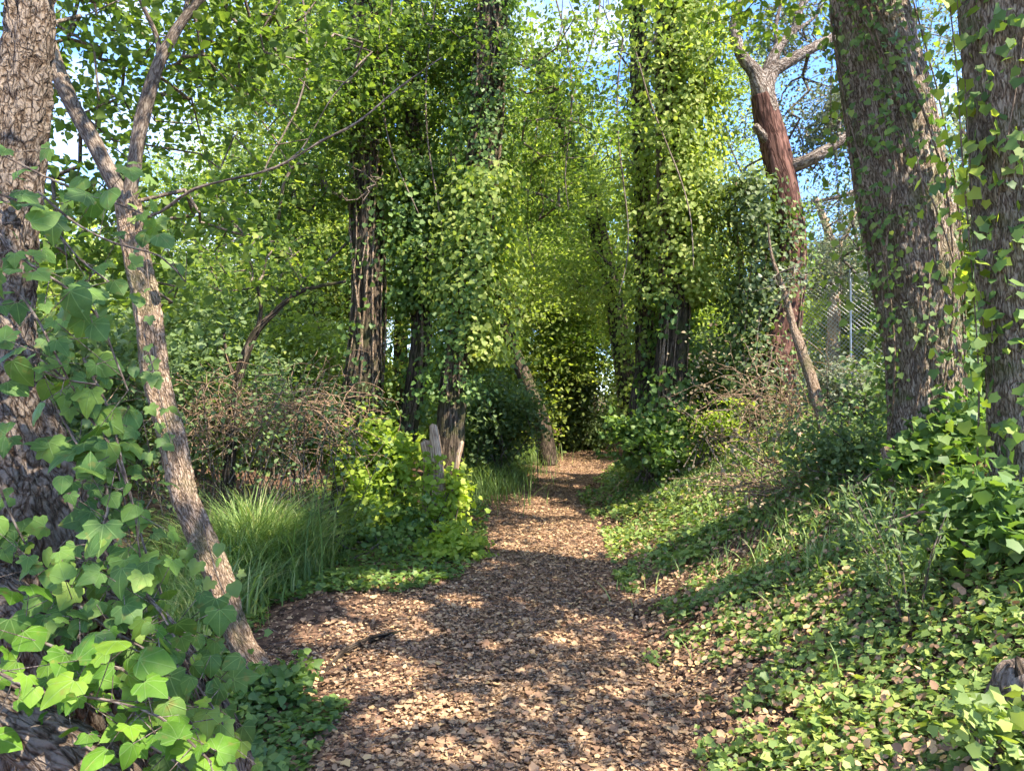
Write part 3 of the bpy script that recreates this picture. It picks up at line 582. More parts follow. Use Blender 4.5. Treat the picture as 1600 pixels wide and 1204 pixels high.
# ---- cork oak
T9 = [(1205, 640, 10.2, 76), (1214, 560, 10.2, 60), (1226, 480, 10.2, 52), (1233, 400, 10.2, 47), (1229, 320, 10.2, 45), (1214, 240, 10.2, 46), (1199, 185, 10.2, 43), (1192, 150, 10.2, 38)]
oak_limbs = [[(1200, 180, 10.2, 34.0), (1191, 142, 10.2, 37.0), (1179, 112, 10.2, 24.0), (1160, 88, 10.2, 18.4), (1147, 50, 10.2, 16.0), (1152, 15, 10.2, 13.6), (1172, -50, 10.2, 11.2), (1150, -160, 10.2, 6.4)],
             [(1200, 175, 10.2, 32.0), (1194, 140, 10.2, 35.0), (1208, 112, 10.2, 22.4), (1235, 96, 10.2, 18.4), (1265, 78, 10.2, 17.6), (1310, 55, 10.3, 16.0), (1380, 20, 10.5, 12.8), (1460, -30, 10.6, 9.6)],
             [(1196, 120, 10.2, 20.8), (1216, 75, 10.2, 15.2), (1240, 48, 10.2, 13.6), (1252, 10, 10.2, 12.0), (1290, -40, 10.2, 8.0)],
             [(1228, 262, 10.2, 30.0), (1250, 256, 10.1, 22.0), (1275, 244, 10.0, 20.0), (1305, 226, 10.0, 16.0), (1350, 190, 10.0, 12.0)],
             [(1208, 232, 10.2, 20.0), (1192, 212, 10.1, 15.0), (1180, 197, 10.0, 12.0)],
             [(1215, 75, 10.2, 8.0), (1212, 40, 10.2, 6.4), (1222, 0, 10.2, 4.8)], [(1240, 50, 10.2, 7.2), (1270, 30, 10.2, 5.6), (1285, 10, 10.2, 4.0)]]
tree('cork_oak', 'cork oak with a stripped reddish trunk and grey crooked limbs against the blue sky', T9, M['b_red'],
     [(P(1280, 190, 11), (.8, .8, .8), 2.2), (P(1230, 60, 11.2), (.9, .7, .5), .7), (P(1170, 330, 11.5), (.5, .6, .5), .4), (P(1300, 420, 12.5), (.6, .6, .6), .7), (P(1330, 330, 11.5), (.7, .8, 1.0), .5), (P(1150, 230, 11.3), (.35, .6, .6), .25), (P(1260, 20, 11), (1.0, .9, .4), .4), (P(1180, -160, 10.5), (2.0, 1.6, .8), .7), (P(1420, 60, 11.5), (1.0, 1, .8), .6)], M['oak'], 90, 60, .24, .042, nseg=40, step=.04, fis=.006, flute=.06,
     limbs=oak_limbs, limb_bark=M['b_cork'], seed=13, maxr=.03, cat='cork oak')
ivy_on('dark ivy round the lower half of the red cork oak trunk', px_path(T9[0:5]), M['ivy'], 4200, .16, .05, stems=5, bias=3.4)
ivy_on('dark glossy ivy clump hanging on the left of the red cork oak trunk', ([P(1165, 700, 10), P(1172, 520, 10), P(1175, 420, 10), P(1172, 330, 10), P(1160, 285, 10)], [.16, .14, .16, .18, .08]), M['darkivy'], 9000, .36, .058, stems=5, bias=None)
# pale leaning bole and another pale trunk behind
tree('tree', 'thin pale bole leaning right in front of the cork oak', [(1304, 740, 7.6, 26), (1288, 660, 7.7, 21), (1270, 600, 7.8, 19), (1252, 545, 7.9, 16), (1238, 505, 8, 12), (1225, 455, 8, 9), (1206, 400, 8, 5), (1200, 350, 8, 3)], M['b_slim'], [(P(1222, 440, 8), (.35, .3, .3))], M['oak'], 22, 12, .1, .04, nseg=18, step=.05, fis=.006, seed=14, cull=False)
tree('tree', 'distant pale trunk beyond the chain link fence', [(1300, 600, 15, 24), (1303, 500, 15, 20), (1306, 430, 15, 17), (1296, 370, 15, 14), (1275, 310, 15, 8)], M['b_pale'],
     [(P(1285, 330, 15), (1.1, 1, .7)), (P(1350, 420, 16), (.9, .9, 1), .6)], M['oak'], 40, 45, .28, .05, nseg=16, step=.1, seed=15, cull=False, limbs=[[(1302, 400, 15, 9), (1330, 350, 15, 7), (1345, 300, 15, 5)]])

# ---- the two big trunks on the right
R1 = [(1462, 860, 5.2, 150), (1455, 740, 5.3, 118), (1449, 650, 5.3, 102), (1444, 560, 5.3, 106), (1433, 450, 5.3, 122), (1413, 300, 5.3, 134), (1388, 150, 5.3, 126), (1358, 0, 5.3, 108), (1325, -200, 5.3, 94), (1290, -500, 5.4, 74)]
R2 = [(1650, 900, 3.9, 190), (1634, 760, 3.95, 155), (1620, 600, 4, 138), (1608, 450, 4, 134), (1596, 300, 4, 132), (1586, 150, 4, 134), (1578, 0, 4, 130), (1570, -250, 4, 120), (1560, -650, 4.1, 90)]
tree('tree', 'massive leaning ridged trunk on the bank, ivy creeping up its left side', R1, M['b_right'],
     [((1.3, 5.2, 5.6), (2.2, 1.8, .8), 1.0), ((3.4, 3.8, 6.0), (1.5, 1.5, .8), .8), ((3.2, 7.4, 6.3), (2.0, 1.6, .9), .8), ((1.8, 2.2, 6.4), (1.6, 1.5, .7), .6)], M['canopy'], 95, 85, .28, .085, nseg=240, step=.012, fis=.016, flute=.05, lump=.05, seed=16, fs=24, crown_from=.8)
tree('tree', 'thick ridged trunk cut off by the right edge of the picture', R2, M['b_right'],
     [((3.0, 2.0, 5.4), (1.8, 1.7, .8), 1), ((2.4, .2, 6.4), (1.8, 1.5, .7), .7)], M['canopy'], 90, 85, .28, .085, nseg=240, step=.012, fis=.015, flute=.05, lump=.05, seed=17, fs=24, crown_from=.8)
def shift_path(spec, dx, w, dY): return [(a + dx, b_, Y + dY, w) for a, b_, Y, w0 in spec]
ivy_on('ivy creeping in a band up the left side of the massive leaning trunk', px_path([(a, b_, Y - .08, w) for (a, b_, Y, w) in R1[1:8]]), M['ivy'], 2300, .05, .038, stems=14, bias=3.7, stem_r=.008, tmpl=IVY10)
ivy_on('ivy trailing over the trunk at the right edge', px_path(R2[1:7]), M['ivy'], 650, .08, .055, stems=5, bias=3.6, tmpl=IVY10, stem_r=.006)
# loose hanging vines between the two trunks
for lab, sp, n_, sz in [('leafy vine hanging just behind the right side of the massive trunk', [(1500, 640, 5.0, 8), (1492, 480, 5.0, 8), (1478, 300, 5.0, 8), (1452, 120, 5.0, 8), (1425, -40, 5, 8)], 260, .055),
                        ('bright leafy vine beside the left side of the right-edge trunk', [(1532, 760, 4, 8), (1536, 600, 4, 8), (1525, 430, 4, 8), (1510, 250, 4, 8), (1500, 90, 4, 8), (1480, -80, 4, 8)], 330, .06)]:
    ivy_on(lab, px_path(sp), M['yellowivy'] if 'bright' in lab else M['ivy'], n_, .20, sz, stems=3, name='hanging_vine', stem_r=.003, tmpl=IVY10)
ivy_on('small leafy shoot left of the massive trunk against the sky', px_path([(1318, 480, 5.4, 4), (1312, 300, 5.4, 4), (1300, 180, 5.4, 4), (1305, 40, 5.4, 4)]), M['bright'], 160, .12, .055, stems=2, name='hanging_vine', stem_r=.003)

# ---- dry thin tree on the left
tree('tree', 'thin bare crooked dark tree among the shrubs on the left', [(352, 800, 7.4, 20), (366, 640, 7.4, 17), (374, 585, 7.4, 15), (396, 525, 7.4, 13), (425, 492, 7.4, 10), (470, 455, 7.4, 7), (540, 440, 7.5, 4)], M['b_dark'], [(P(420, 420, 7.6), (.7, .7, .4))], M['canopy'], 45, 22, .18, .06, nseg=12, step=.06, seed=20, cull=False,
     limbs=[[(402, 518, 7.4, 8), (408, 480, 7.4, 6), (400, 440, 7.4, 4)], [(372, 600, 7.4, 9), (355, 560, 7.4, 6), (350, 520, 7.4, 4)]])

# ------------------------------------------------------------------ woodland behind
def proto_tree(k, hgt, leaf, low=.25, n=140, per=80, size=.062, wide=2.2):
    R.seed(100 + k); size = size
    c = [np.array([0, 0, 0.]), np.array([.1 * R.normal(), .1 * R.normal(), hgt * .3]), np.array([.3 * R.normal(), .3 * R.normal(), hgt * .65]), np.array([.5 * R.normal(), .5 * R.normal(), hgt])]
    ells = [((0, 0, hgt * (low + (1 - low) * .55)), (wide, wide, hgt * (1 - low) * .5), 1)]
    for q in range(4):
        a = R.rand() * 6.28; ells.append(((math.cos(a) * wide * .7, math.sin(a) * wide * .7, hgt * (low + .15 + .6 * R.rand())), (wide * .5, wide * .5, hgt * .14), .3))
    return tree('tree', 'x', (c, [.17, .14, .10, .03]), M['b_dark'], ells, leaf, n, per, .34, size, world=True, nseg=10, step=.3, flat=.3, cull=False, seed=k)
protos = [proto_tree(0, 10, M['bright']), proto_tree(1, 11.5, M['canopy'], wide=2.6), proto_tree(2, 9, M['bright'], low=.1, wide=2.4), proto_tree(3, 12, M['canopy'], low=.12, wide=2.4), proto_tree(4, 4.6, M['shrub'], low=.05, n=110, wide=1.8), proto_tree(5, 5.0, M['oak'], low=.1, n=110, per=90, size=.07, wide=2.0)]
used = [False] * 6
LEFT = 'leafy tree in the sunlit wood left of the path'; MID = 'leafy tree in the dense wood beyond the path bend'; RIGHT = 'low pale tree behind the chain link fence on the right'; FAR = 'tall distant tree closing the view at the back of the wood'; LOWL = 'low shrubby tree at the back of the left wood'
spots = []
R.seed(5)
for px, Y, k in [(-160, 10, 4), (60, 12, 4), (190, 14, 4), (320, 15, 4), (430, 15, 0), (330, 21, 2), (200, 19, 4), (540, 15.5, 2), (640, 17, 2), (720, 20, 0), (60, 19, 4), (430, 23, 2), (540, 23, 0)]: spots.append((px, Y, k, LEFT, 'trees of the left wood'))
for px, Y, k in [(700, 15.5, 2), (770, 21, 2), (850, 23, 0), (930, 24, 3), (1000, 18, 2), (1080, 20, 0), (810, 28, 1), (930, 29, 2)]: spots.append((px, Y, k, MID, 'trees beyond the bend'))
for px, Y, k in [(1120, 19, 4), (1200, 21, 5), (1290, 20, 5), (1380, 20, 5), (1470, 19, 5), (1540, 15, 5), (1620, 12, 5), (1230, 27, 5), (1310, 29, 5), (1480, 24, 5), (1640, 20, 2)]: spots.append((px, Y, k, RIGHT, 'low trees behind the fence'))
for px in range(-150, 1130, 105): spots.append((px + R.uniform(-20, 20), R.uniform(31, 38), (R.randint(0, 3) if px > 380 else 4), FAR if px > 380 else LOWL, 'distant trees' if px > 380 else 'low trees at the back'))
for px, Y, k, lab, grp in spots:
    x = (px - 800) / F * Y; loc = (x, Y, float(H(x, Y)) - .1)
    if not used[k]:
        o = protos[k]; used[k] = True; o.location = loc; o['label'] = lab; o['group'] = grp
    else:
        copy_tree(protos[k], loc, R.rand() * 6.28, R.uniform(.85, 1.15), lab, grp)

# ---- shrubs
def shrub(label, c, rx, rz, mat, n, size, stem_n=14, tmpl=LEAF2, dead=None, name='shrub', bottom=None, ry=None, cull=True, tangle=False):
    zb = float(H(c[0], c[1])) - .02
    root = empty(name, (c[0], c[1], zb), label, 'shrub', None); ry = ry or rx
    tips = ellipsoid_pts((c, (rx, ry, rz)), stem_n); tips[:, 2] = np.maximum(tips[:, 2], zb + .12)
    base = np.array([[c[0], c[1], zb]]) + rnd(stem_n) * np.array([rx * .35, ry * .35, 0])
    mid = (base + tips) / 2 + rnd(stem_n) * rx * .12
    a = sticks(np.vstack([base, mid]), np.vstack([mid, tips]), np.full(2 * stem_n, .009), np.full(2 * stem_n, .005), 4)
    if tangle:
        q0, q1 = [], []
        for _ in range(stem_n):
            p_ = c + R.normal(0, .55, 3) * np.array([rx, ry, rz * .8]); v_ = R.normal(0, 1, 3); v_[2] = abs(v_[2]) * .8 + .3; v_ /= np.linalg.norm(v_)
            for _k in range(9):
                n_ = p_ + v_ * .09; n_[2] = max(n_[2], zb + .03); q0.append(p_); q1.append(n_); p_ = n_; v_ = v_ + R.normal(0, .22, 3) + np.array([0, 0, -.16]); v_ /= np.linalg.norm(v_)
        q0, q1 = np.array(q0), np.array(q1); V, Fc, bb = join([sticks(q0, q1, np.full(len(q0), .004), np.full(len(q0), .0035), 4)])
        mesh('twigs', V, Fc, M['bramble'], root, False, bb); tips = q1[8::9]
        base = np.array([[c[0], c[1], zb]]) + rnd(len(tips)) * np.array([rx * .35, ry * .35, 0]); mid = (base + tips) / 2 + rnd(len(tips)) * rx * .2
        a = sticks(np.vstack([base, mid])[::6], np.vstack([mid, tips])[::6], np.full(2 * stem_n, .006)[::6], np.full(2 * stem_n, .004)[::6], 4)
    tw0 = np.repeat(tips, 4, 0); tw1 = tw0 + rnd(len(tw0)) * rx * .28; b_ = sticks(tw0, tw1, np.full(len(tw0), .004), np.full(len(tw0), .002), 3)
    V, Fc, bb = a; mesh('stems', V, Fc, M['twig'], root, False, bb)
    cl = np.vstack([tips, tw1]); i = R.randint(0, len(cl), n)
    X = cl[i] + rnd(n) * np.array([rx * .18, ry * .18, rz * .18]); X[:, 2] = np.maximum(X[:, 2], H(X[:, 0], X[:, 1]) + .01)
    if cull: X = X[lit_keep(X)]
    n = len(X); V, Fc = put_leaves(X, size * (.6 + .8 * R.rand(n)), rnd(n) * .7 + np.array([0, -.2, .9]), rnd(n) + np.array([0, 0, -.4]), tmpl)
    mesh('foliage', V, Fc, mat, root)
    return root
R.seed(21)
shrub('bright yellow-green ivy shrub at the foot of the straight dark trunk', P(590, 755, 8.4), .38, .58, M['yellowivy'], 3600, .07, 44, IVY10)
shrub('bright ivy mound wrapped round the pale stump beside the path', P(692, 785, 8.2), .25, .50, M['yellowivy'], 1150, .065, 26, IVY10)
shrub('low green ivy mound at the path edge under the stump', P(700, 855, 7.5), .32, .07, M['yellowivy'], 1300, .05, 16, IVY10)
shrub('thin green ivy low under the bright shrub', P(600, 855, 7.8), .6, .06, M['ivy'], 1500, .05, 20, IVY10)
shrub('leafy shrub behind the grass clump on the left', P(450, 600, 10.5), 1.0, 1.0, M['bright'], 9000, .08, 40)
shrub('green shrub behind the leaning slim tree', P(330, 600, 9.5), 1.0, .9, M['shrub'], 9000, .08, 40)
shrub('dark bushy growth between the big foreground tree and the slim tree', P(150, 620, 7.0), .9, .9, M['shrub'], 8000, .08, 36)
shrub('sunlit shrub at the far left edge behind the big tree', P(60, 480, 9), 1.3, 1.1, M['bright'], 9000, .09, 40)
shrub('olive green shrub at the left side of the path bend', P(770, 650, 13), .8, .9, M['shrub'], 7500, .08, 34)
shrub('pale green shrub right behind the leaning trunk of the bend', P(790, 600, 18.5), 1.4, 1.5, M['bright'], 9000, .1, 40)
shrub('bush coloured dark as shade at the very end of the path', P(985, 660, 24.5), 1.6, 1.0, M['darkivy'], 9000, .1, 34)  # dark leaf colour stands in for the shade of the hollow
shrub('ivy mound around the foot of the tall tree on the bank', P(1030, 690, 10.3), .5, .3, M['ivy'], 4500, .065, 30, IVY2)
shrub('dark shrub below the cork oak', P(1140, 580, 11.5), .75, .7, M['shrub'], 9000, .06, 40)
shrub('low yellowish weeds on top of the bank left of the pale bole', P(1110, 665, 9.6), .5, .14, M['yellowivy'], 1100, .05, 20)
shrub('tangled dry brown bush on the bank under the cork oak', P(1215, 640, 8.8), .6, .42, M['dead'], 2200, .04, 120, tangle=True)
shrub('pale grey-green shrub in front of the chain link fence', P(1330, 610, 8.0), .5, .35, M['oak'], 4500, .04, 40)
shrub('fine-leaved green shrub left of the massive trunk foot', P(1330, 740, 5.9), .42, .5, M['shrub'], 7000, .038, 46)
shrub('leafy ivy mass around the foot of the massive trunk', P(1440, 735, 4.95), .34, .26, M['ivy'], 2200, .055, 26, IVY10)
shrub('green shrub between the two big right trunks', P(1510, 720, 5.0), .34, .42, M['ivy'], 2400, .055, 30, IVY10)
shrub('dark green shrub behind the gap of the two big trunks', P(1520, 600, 7.0), .9, .6, M['shrub'], 7000, .07, 30)
shrub('leafy ivy bush at the foot of the right-edge trunk', P(1590, 860, 3.6), .3, .3, M['ivy'], 1500, .055, 20, IVY10)
shrub('low ivy clump in the bottom right corner', P(1570, 1150, 2.5), .18, .06, M['bank'], 320, .04, 14, IVY10)
shrub('brown tangle of dead bramble left of the dark trunk', P(475, 665, 8.0), .5, .36, M['shrub'], 1800, .045, 190, tangle=True)
shrub('brown tangle of dead bramble behind the slim tree', P(340, 670, 7.2), .5, .36, M['shrub'], 1500, .045, 170, tangle=True)
shrub('dry brown vines on the bank beside the green shrub', P(1240, 800, 6.4), .4, .28, M['dead'], 900, .035, 90, tangle=True)
shrub('small green fern-like plant at the left foot of the slim tree', P(425, 1095, 3.9), .16, .10, M['ivy'], 500, .05, 12)

# bushes filling the far understorey
R.seed(33)
sh0 = None
for px, Y in [(-60, 14), (80, 15), (210, 16), (340, 16), (450, 18), (560, 18), (650, 20), (700, 23), (380, 26), (520, 27), (620, 28), (740, 28), (850, 32), (1010, 30), (1050, 30), (240, 28), (100, 26), (1120, 22), (1200, 17), (1320, 18), (1430, 17), (1580, 13), (1120, 16.5)]:
    x = (px - 800) / F * Y; z = float(H(x, Y))
    if sh0 is None:
        sh0 = shrub('leafy bush in the understorey of the wood', np.array([x, Y, z + 1.0]), 1.5, 1.2, M['bright'], 16000, .10, 70, cull=False); sh0['group'] = 'understorey bushes'
    else:
        copy_tree(sh0, (x, Y, z - .05), R.rand() * 6.28, R.uniform(.8, 1.2), 'leafy bush in the understorey of the wood', 'understorey bushes')

# ------------------------------------------------------------------ chain link fence
R.seed(40)
fr = empty('chain_link_fence', P(1330, 560, 12), 'sagging chain link fence on the bank right of the cork oak', 'fence')
fa = np.array([(1225 - 800) / F * 12.6, 12.6]); fb = np.array([(1450 - 800) / F * 11, 11.0]); fl = np.linalg.norm(fb - fa); ft = (fb - fa) / fl
def fp(s, h): q = fa + ft * s; return np.array([q[0], q[1], float(H(q[0], q[1])) + h])
a0, a1 = [], []
sp_ = .07; fh = 1.75
for s in np.arange(-fh, fl, sp_):
    for dr in (1, -1):
        for seg in range(6):
            h0, h1 = fh * seg / 6, fh * (seg + 1) / 6
            s0 = s + (h0 if dr > 0 else fh - h0); s1 = s + (h1 if dr > 0 else fh - h1)
            if 0 <= min(s0, s1) and max(s0, s1) <= fl:
                w0 = .05 * math.sin(s0 * 2) * math.sin(h0 * 1.8); w1 = .05 * math.sin(s1 * 2) * math.sin(h1 * 1.8)
                a0.append(fp(s0, h0 + .35) + [w0, w0, 0]); a1.append(fp(s1, h1 + .35) + [w1, w1, 0])
V, Fc, b = sticks(a0, a1, np.full(len(a0), .0042), np.full(len(a0), .0042), 3); mesh('wire_mesh', V, Fc, M['wire'], fr)
for s in (0.02, fl / 2, fl - .02):
    V, Fc, b = tube([fp(s, -.2), fp(s, 1.0), fp(s, fh + .45)], [.018] * 3, 12, .3, 0); mesh('post', V, Fc, M['wire'], fr, True, b)
V, Fc, b = tube([fp(0, fh + .36), fp(fl / 2, fh + .34), fp(fl, fh + .36)], [.006] * 3, 6, .2, 0); mesh('top_wire', V, Fc, M['wire'], fr, True, b)

# ------------------------------------------------------------------ ground cover
R.seed(50)
def scatter(n, x0, x1, y0, y1, fall=1.0):
    u = R.rand(n); y = y0 * (y1 / y0) ** (u ** fall); x = x0 + (x1 - x0) * R.rand(n); return x, y
def pnoise(x, y, s, o=0): return vnoise(np.stack([x * s + 50, y * s + 50, 0 * x + o + .37], -1))
def slope_n(x, y):
    e = .05; gx = (H(x + e, y) - H(x - e, y)) / (2 * e); gy = (H(x, y + e) - H(x, y - e)) / (2 * e); return np.stack([-gx, -gy, np.ones_like(x)], -1)
# ivy carpet on the right bank
n = 190000; u = R.rand(n); y = 1.5 * (19 / 1.5) ** u; d = R.rand(n) ** .9 * 5.2 - .12; x = xc(y) + hw(y) + d
cover = pnoise(x, y, 1.7) * .45 + pnoise(x, y, 5, 3) * .35 + pnoise(x, y, 13, 5) * .2; thr = .535 - .1 * (y > 8) - .035 * (y < 5.5) - np.clip(d, -.2, .5) * .30 + .22 * sst((d - 1.0) / 1) * (y < 6) * .6
k = (cover > thr) & (R.rand(n) < .85); x, y, d = x[k], y[k], d[k]; n = len(x)
z = H(x, y) + .012 + .07 * R.rand(n) * pnoise(x, y, 4, 8) * 2
nr = slope_n(x, y) * np.array([.6, .6, 1]) + rnd(n, .5); tp = rnd(n)
sz = np.where(y < 6, .036, .046) * (.5 + .85 * R.rand(n)); V, Fc = put_leaves(np.stack([x, y, z], -1), sz, nr, tp, IVY10)
tag(mesh('ground_ivy', V, Fc, M['bank']), 'carpet of small ivy leaves over the right bank', 'ground ivy', kind='stuff')
# ivy left of the path
n = 60000; u = R.rand(n); y = 2.0 * (15 / 2.0) ** u; d = R.rand(n) * 4.2 - .1; x = xc(y) - hw(y) - d
clear = np.exp(-(((x + .9) / .75) ** 2 + ((y - 4.9) / 1.1) ** 2))
cover = pnoise(x, y, 1.9, 11) * .5 + pnoise(x, y, 5.5, 13) * .5
k = (cover > .44 - .12 * np.clip(d, 0, 1.2) + .5 * clear - .12 * ((y > 6) & (y < 8.5))); x, y = x[k], y[k]; n = len(x)
z = H(x, y) + .012 + .06 * R.rand(n)
V, Fc = put_leaves(np.stack([x, y, z], -1), .045 * (.5 + .8 * R.rand(n)), np.array([0, 0, 1.]) + rnd(n, .38), rnd(n), IVY10)
tag(mesh('ground_ivy', V, Fc, M['ivy']), 'patchy dark ivy on the ground left of the path', 'ground ivy', kind='stuff')
# leaf litter
n = 420000; u = R.rand(n); y = 2.3 * (21 / 2.3) ** (u ** 1.1); x = xc(y) + R.normal(0, 1, n) * np.where(R.rand(n) < .62, .62, 1.7) * (1 + .0 * y)
dn = .12 + .9 * pnoise(x, y, 2.4, 21) * (.45 + .75 * pnoise(x, y, 9, 22)); k = R.rand(n) < dn * 1.1; x, y = x[k], y[k]; n = len(x)
z = H(x, y) + .008 + .012 * R.rand(n); nr = slope_n(x, y) + rnd(n, .30); nr[R.rand(n) < .15] *= np.array([1, 1, -1])
V, Fc = put_leaves(np.stack([x, y, z], -1), .019 * (.25 + 1.6 * R.rand(n) ** 2.0), nr, rnd(n), DRY2)
tag(mesh('leaf_litter', V, Fc, M['litter']), 'brown fallen leaves strewn over the path and its edges', 'leaf litter', kind='stuff')
n = 5200; u = R.rand(n); y = 2.3 * (14 / 2.3) ** u; x = xc(y) + R.normal(0, 1, n) * .9; z = H(x, y) + .02 + .012 * R.rand(n)
V, Fc = put_leaves(np.stack([x, y, z], -1), .036 * (.6 + .7 * R.rand(n)), slope_n(x, y) + rnd(n, .25), rnd(n), (IVY10[0] * [1, 1, 1.6], IVY10[1]))
tag(mesh('leaf_litter', V, Fc, M['drybank']), 'larger whole fallen leaves lying on top of the path litter', 'leaf litter', kind='stuff')
# bigger dry leaves on the right bank
n = 15000; u = R.rand(n); y = 1.9 * (14 / 1.9) ** u; x = xc(y) + hw(y) + R.rand(n) * 3; z = H(x, y) + .03 + .05 * R.rand(n)
V, Fc = put_leaves(np.stack([x, y, z], -1), .036 * (.4 + .9 * R.rand(n)), slope_n(x, y) + rnd(n, .5), rnd(n), DRY2)
tag(mesh('leaf_litter', V, Fc, M['drybank']), 'larger dry leaves caught among the ivy of the right bank', 'leaf litter', kind='stuff')
# small twigs
n = 3200; u = R.rand(n); y = 2.3 * (14 / 2.3) ** u; x = xc(y) + R.normal(0, 1.1, n); a = R.rand(n) * 6.28; l = .03 + .12 * R.rand(n) ** 2
p0 = np.stack([x, y, H(x, y) + .02], -1); x1 = x + np.cos(a) * l; y1 = y + np.sin(a) * l; p1 = np.stack([x1, y1, H(x1, y1) + .02 + .01 * R.rand(n)], -1)
V, Fc, b = sticks(p0, p1, np.full(n, .0028), np.full(n, .0018), 4); tag(mesh('twig_litter', V, Fc, M['twig'], bc=b), 'small broken twigs among the dead leaves', 'twigs', kind='stuff')

# grass
def grass(label, cx, cy, rx, ry, n, h, lean=.5):
    x = cx + R.normal(0, 1, n) * rx; y = cy + R.normal(0, 1, n) * ry; z = H(x, y) - .01; a = R.rand(n) * 6.28; hh = h * (.45 + .7 * R.rand(n)); k_ = pnoise(x, y, 2.6, 31); hh = hh * (.55 + .8 * k_); ln = lean * hh * (.3 + 1.5 * R.rand(n) ** 1.5); w = .0035 + .004 * R.rand(n)
    D = np.stack([np.cos(a), np.sin(a), 0 * a], -1); Wd = np.stack([-np.sin(a), np.cos(a), 0 * a], -1); b0 = np.stack([x, y, z], -1); rows = []
    for f in (0, .3, .6, .85, 1.0):
        c = b0 + D * (ln * f ** 2.2)[:, None] + np.array([0, 0, 1.]) * (hh * (f - .35 * lean * f ** 3))[:, None]; ww = (w * (1 - f ** 2) + .0004)[:, None]
        rows += [c - Wd * ww, c + Wd * ww]
    V = np.stack(rows, 1); q = np.array([[0, 1, 3, 2], [2, 3, 5, 4], [4, 5, 7, 6], [6, 7, 9, 8]])
    Fc = (np.arange(n)[:, None, None] * 10 + q[None]).reshape(-1, 4)
    return tag(mesh('tall_grass', V.reshape(-1, 3), Fc, M['grass']), label, 'grass', kind='stuff')
g = P(400, 900, 6.6); grass('tall green grass clump behind the slim leaning tree', g[0] - .05, 6.6, .24, .38, 4300, 1.05, .75)
g = P(320, 950, 5.8); grass('shaded grass at the foot of the slim leaning tree', g[0] + .1, 5.5, .2, .25, 900, .6, .8)
g = P(770, 740, 13.5); grass('fresh green grass on the left verge at the path bend', g[0] - .1, 13.8, .35, 1.3, 5000, .5)
g = P(780, 720, 17); grass('grass under the leaning trunk of the bend', g[0], 17, .5, .9, 3000, .5)
for px_, py_, n_, h_, lb in [(1120, 740, 1500, .22, 'dry pale grass tufts high on the right bank'), (1180, 830, 700, .16, 'sparse grass in the middle of the right bank'), (1330, 830, 900, .25, 'grass below the fine-leaved green shrub')]:
    q_ = ground_hit(px_, py_); grass(lb, q_[0], q_[1], .35, .9, n_, h_, .8)
q_ = ground_hit(1000, 760); grass('grass fringe at the toe of the right bank', q_[0] + .1, q_[1], .12, 1.2, 900, .16, .8)

# ------------------------------------------------------------------ small things
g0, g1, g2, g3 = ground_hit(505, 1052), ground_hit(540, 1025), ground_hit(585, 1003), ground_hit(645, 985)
V, Fc, b = tube([g + [0, 0, z_] for g, z_ in ((g0, .005), (g1, .03), (g2, .03), (g3, .005))], [.010, .022, .02, .008], 12, .03, .15, .004, .1, 3, 40)  # thin dark uneven tube laid across the litter
tag(mesh('dark_strip', V, Fc, M['b_dark'], None, True, b), 'thin dark strip crossing the litter left of the path', 'root')
V, Fc, b = tube([P(1385, 700, 5.0), P(1402, 745, 4.9), P(1422, 790, 4.8), P(1450, 830, 4.7)], [.05, .055, .05, .03], 24, .03, .1, .008, .08, 4, 24)
tag(mesh('broken_branch', V, Fc, M['b_slim'], None, True, b), 'brown broken branch poking from the ivy below the massive trunk', 'branch')
V, Fc, b = tube([P(1247, 672, 6.6), P(1256, 705, 6.5), P(1268, 735, 6.4)], [.022, .028, .02], 14, .03, .1, .004, .08, 4, 24)
tag(mesh('broken_branch', V, Fc, M['b_pale'], None, True, b), 'short pale sunlit broken branch on the bank below the pale bole', 'branch')
q = [P(1378, 835, 4.2), P(1398, 815, 4.15), P(1430, 802, 4.1), P(1470, 797, 4.05), P(1515, 800, 4.0), P(1540, 815, 4.0)]
V, Fc, b = tube(q, [.004, .006, .007, .006, .005, .003], 8, .03, .05); tag(mesh('dry_twig', V, Fc, M['b_pale'], None, True, b), 'thin pale twig arching over the ivy in front of the massive trunk', 'twig')
# stump at the right edge
sc_ = P(1600, 1075, 2.75); rt = empty('tree_stump', sc_, 'weathered grey stump with torn wood at the lower right edge', 'stump')
V, Fc, b = tube([sc_ + [.02, 0, -.2], sc_ + [0, 0, -.06], sc_ + [-.01, 0, .03], sc_ + [.03, .02, .075]], [.13, .10, .07, .03], 60, .015, .35, .03, .3, 6, 22); mesh('stump_body', V, Fc, M['b_cork'], rt, True, b)
V, Fc, b = tube([sc_ + [-.03, -.05, -.02], sc_ + [-.045, -.05, .05], sc_ + [-.05, -.04, .13]], [.03, .025, .008], 20, .02, .2, .008, .1, 7, 30); mesh('splinter', V, Fc, M['b_dark'], rt, True, b)
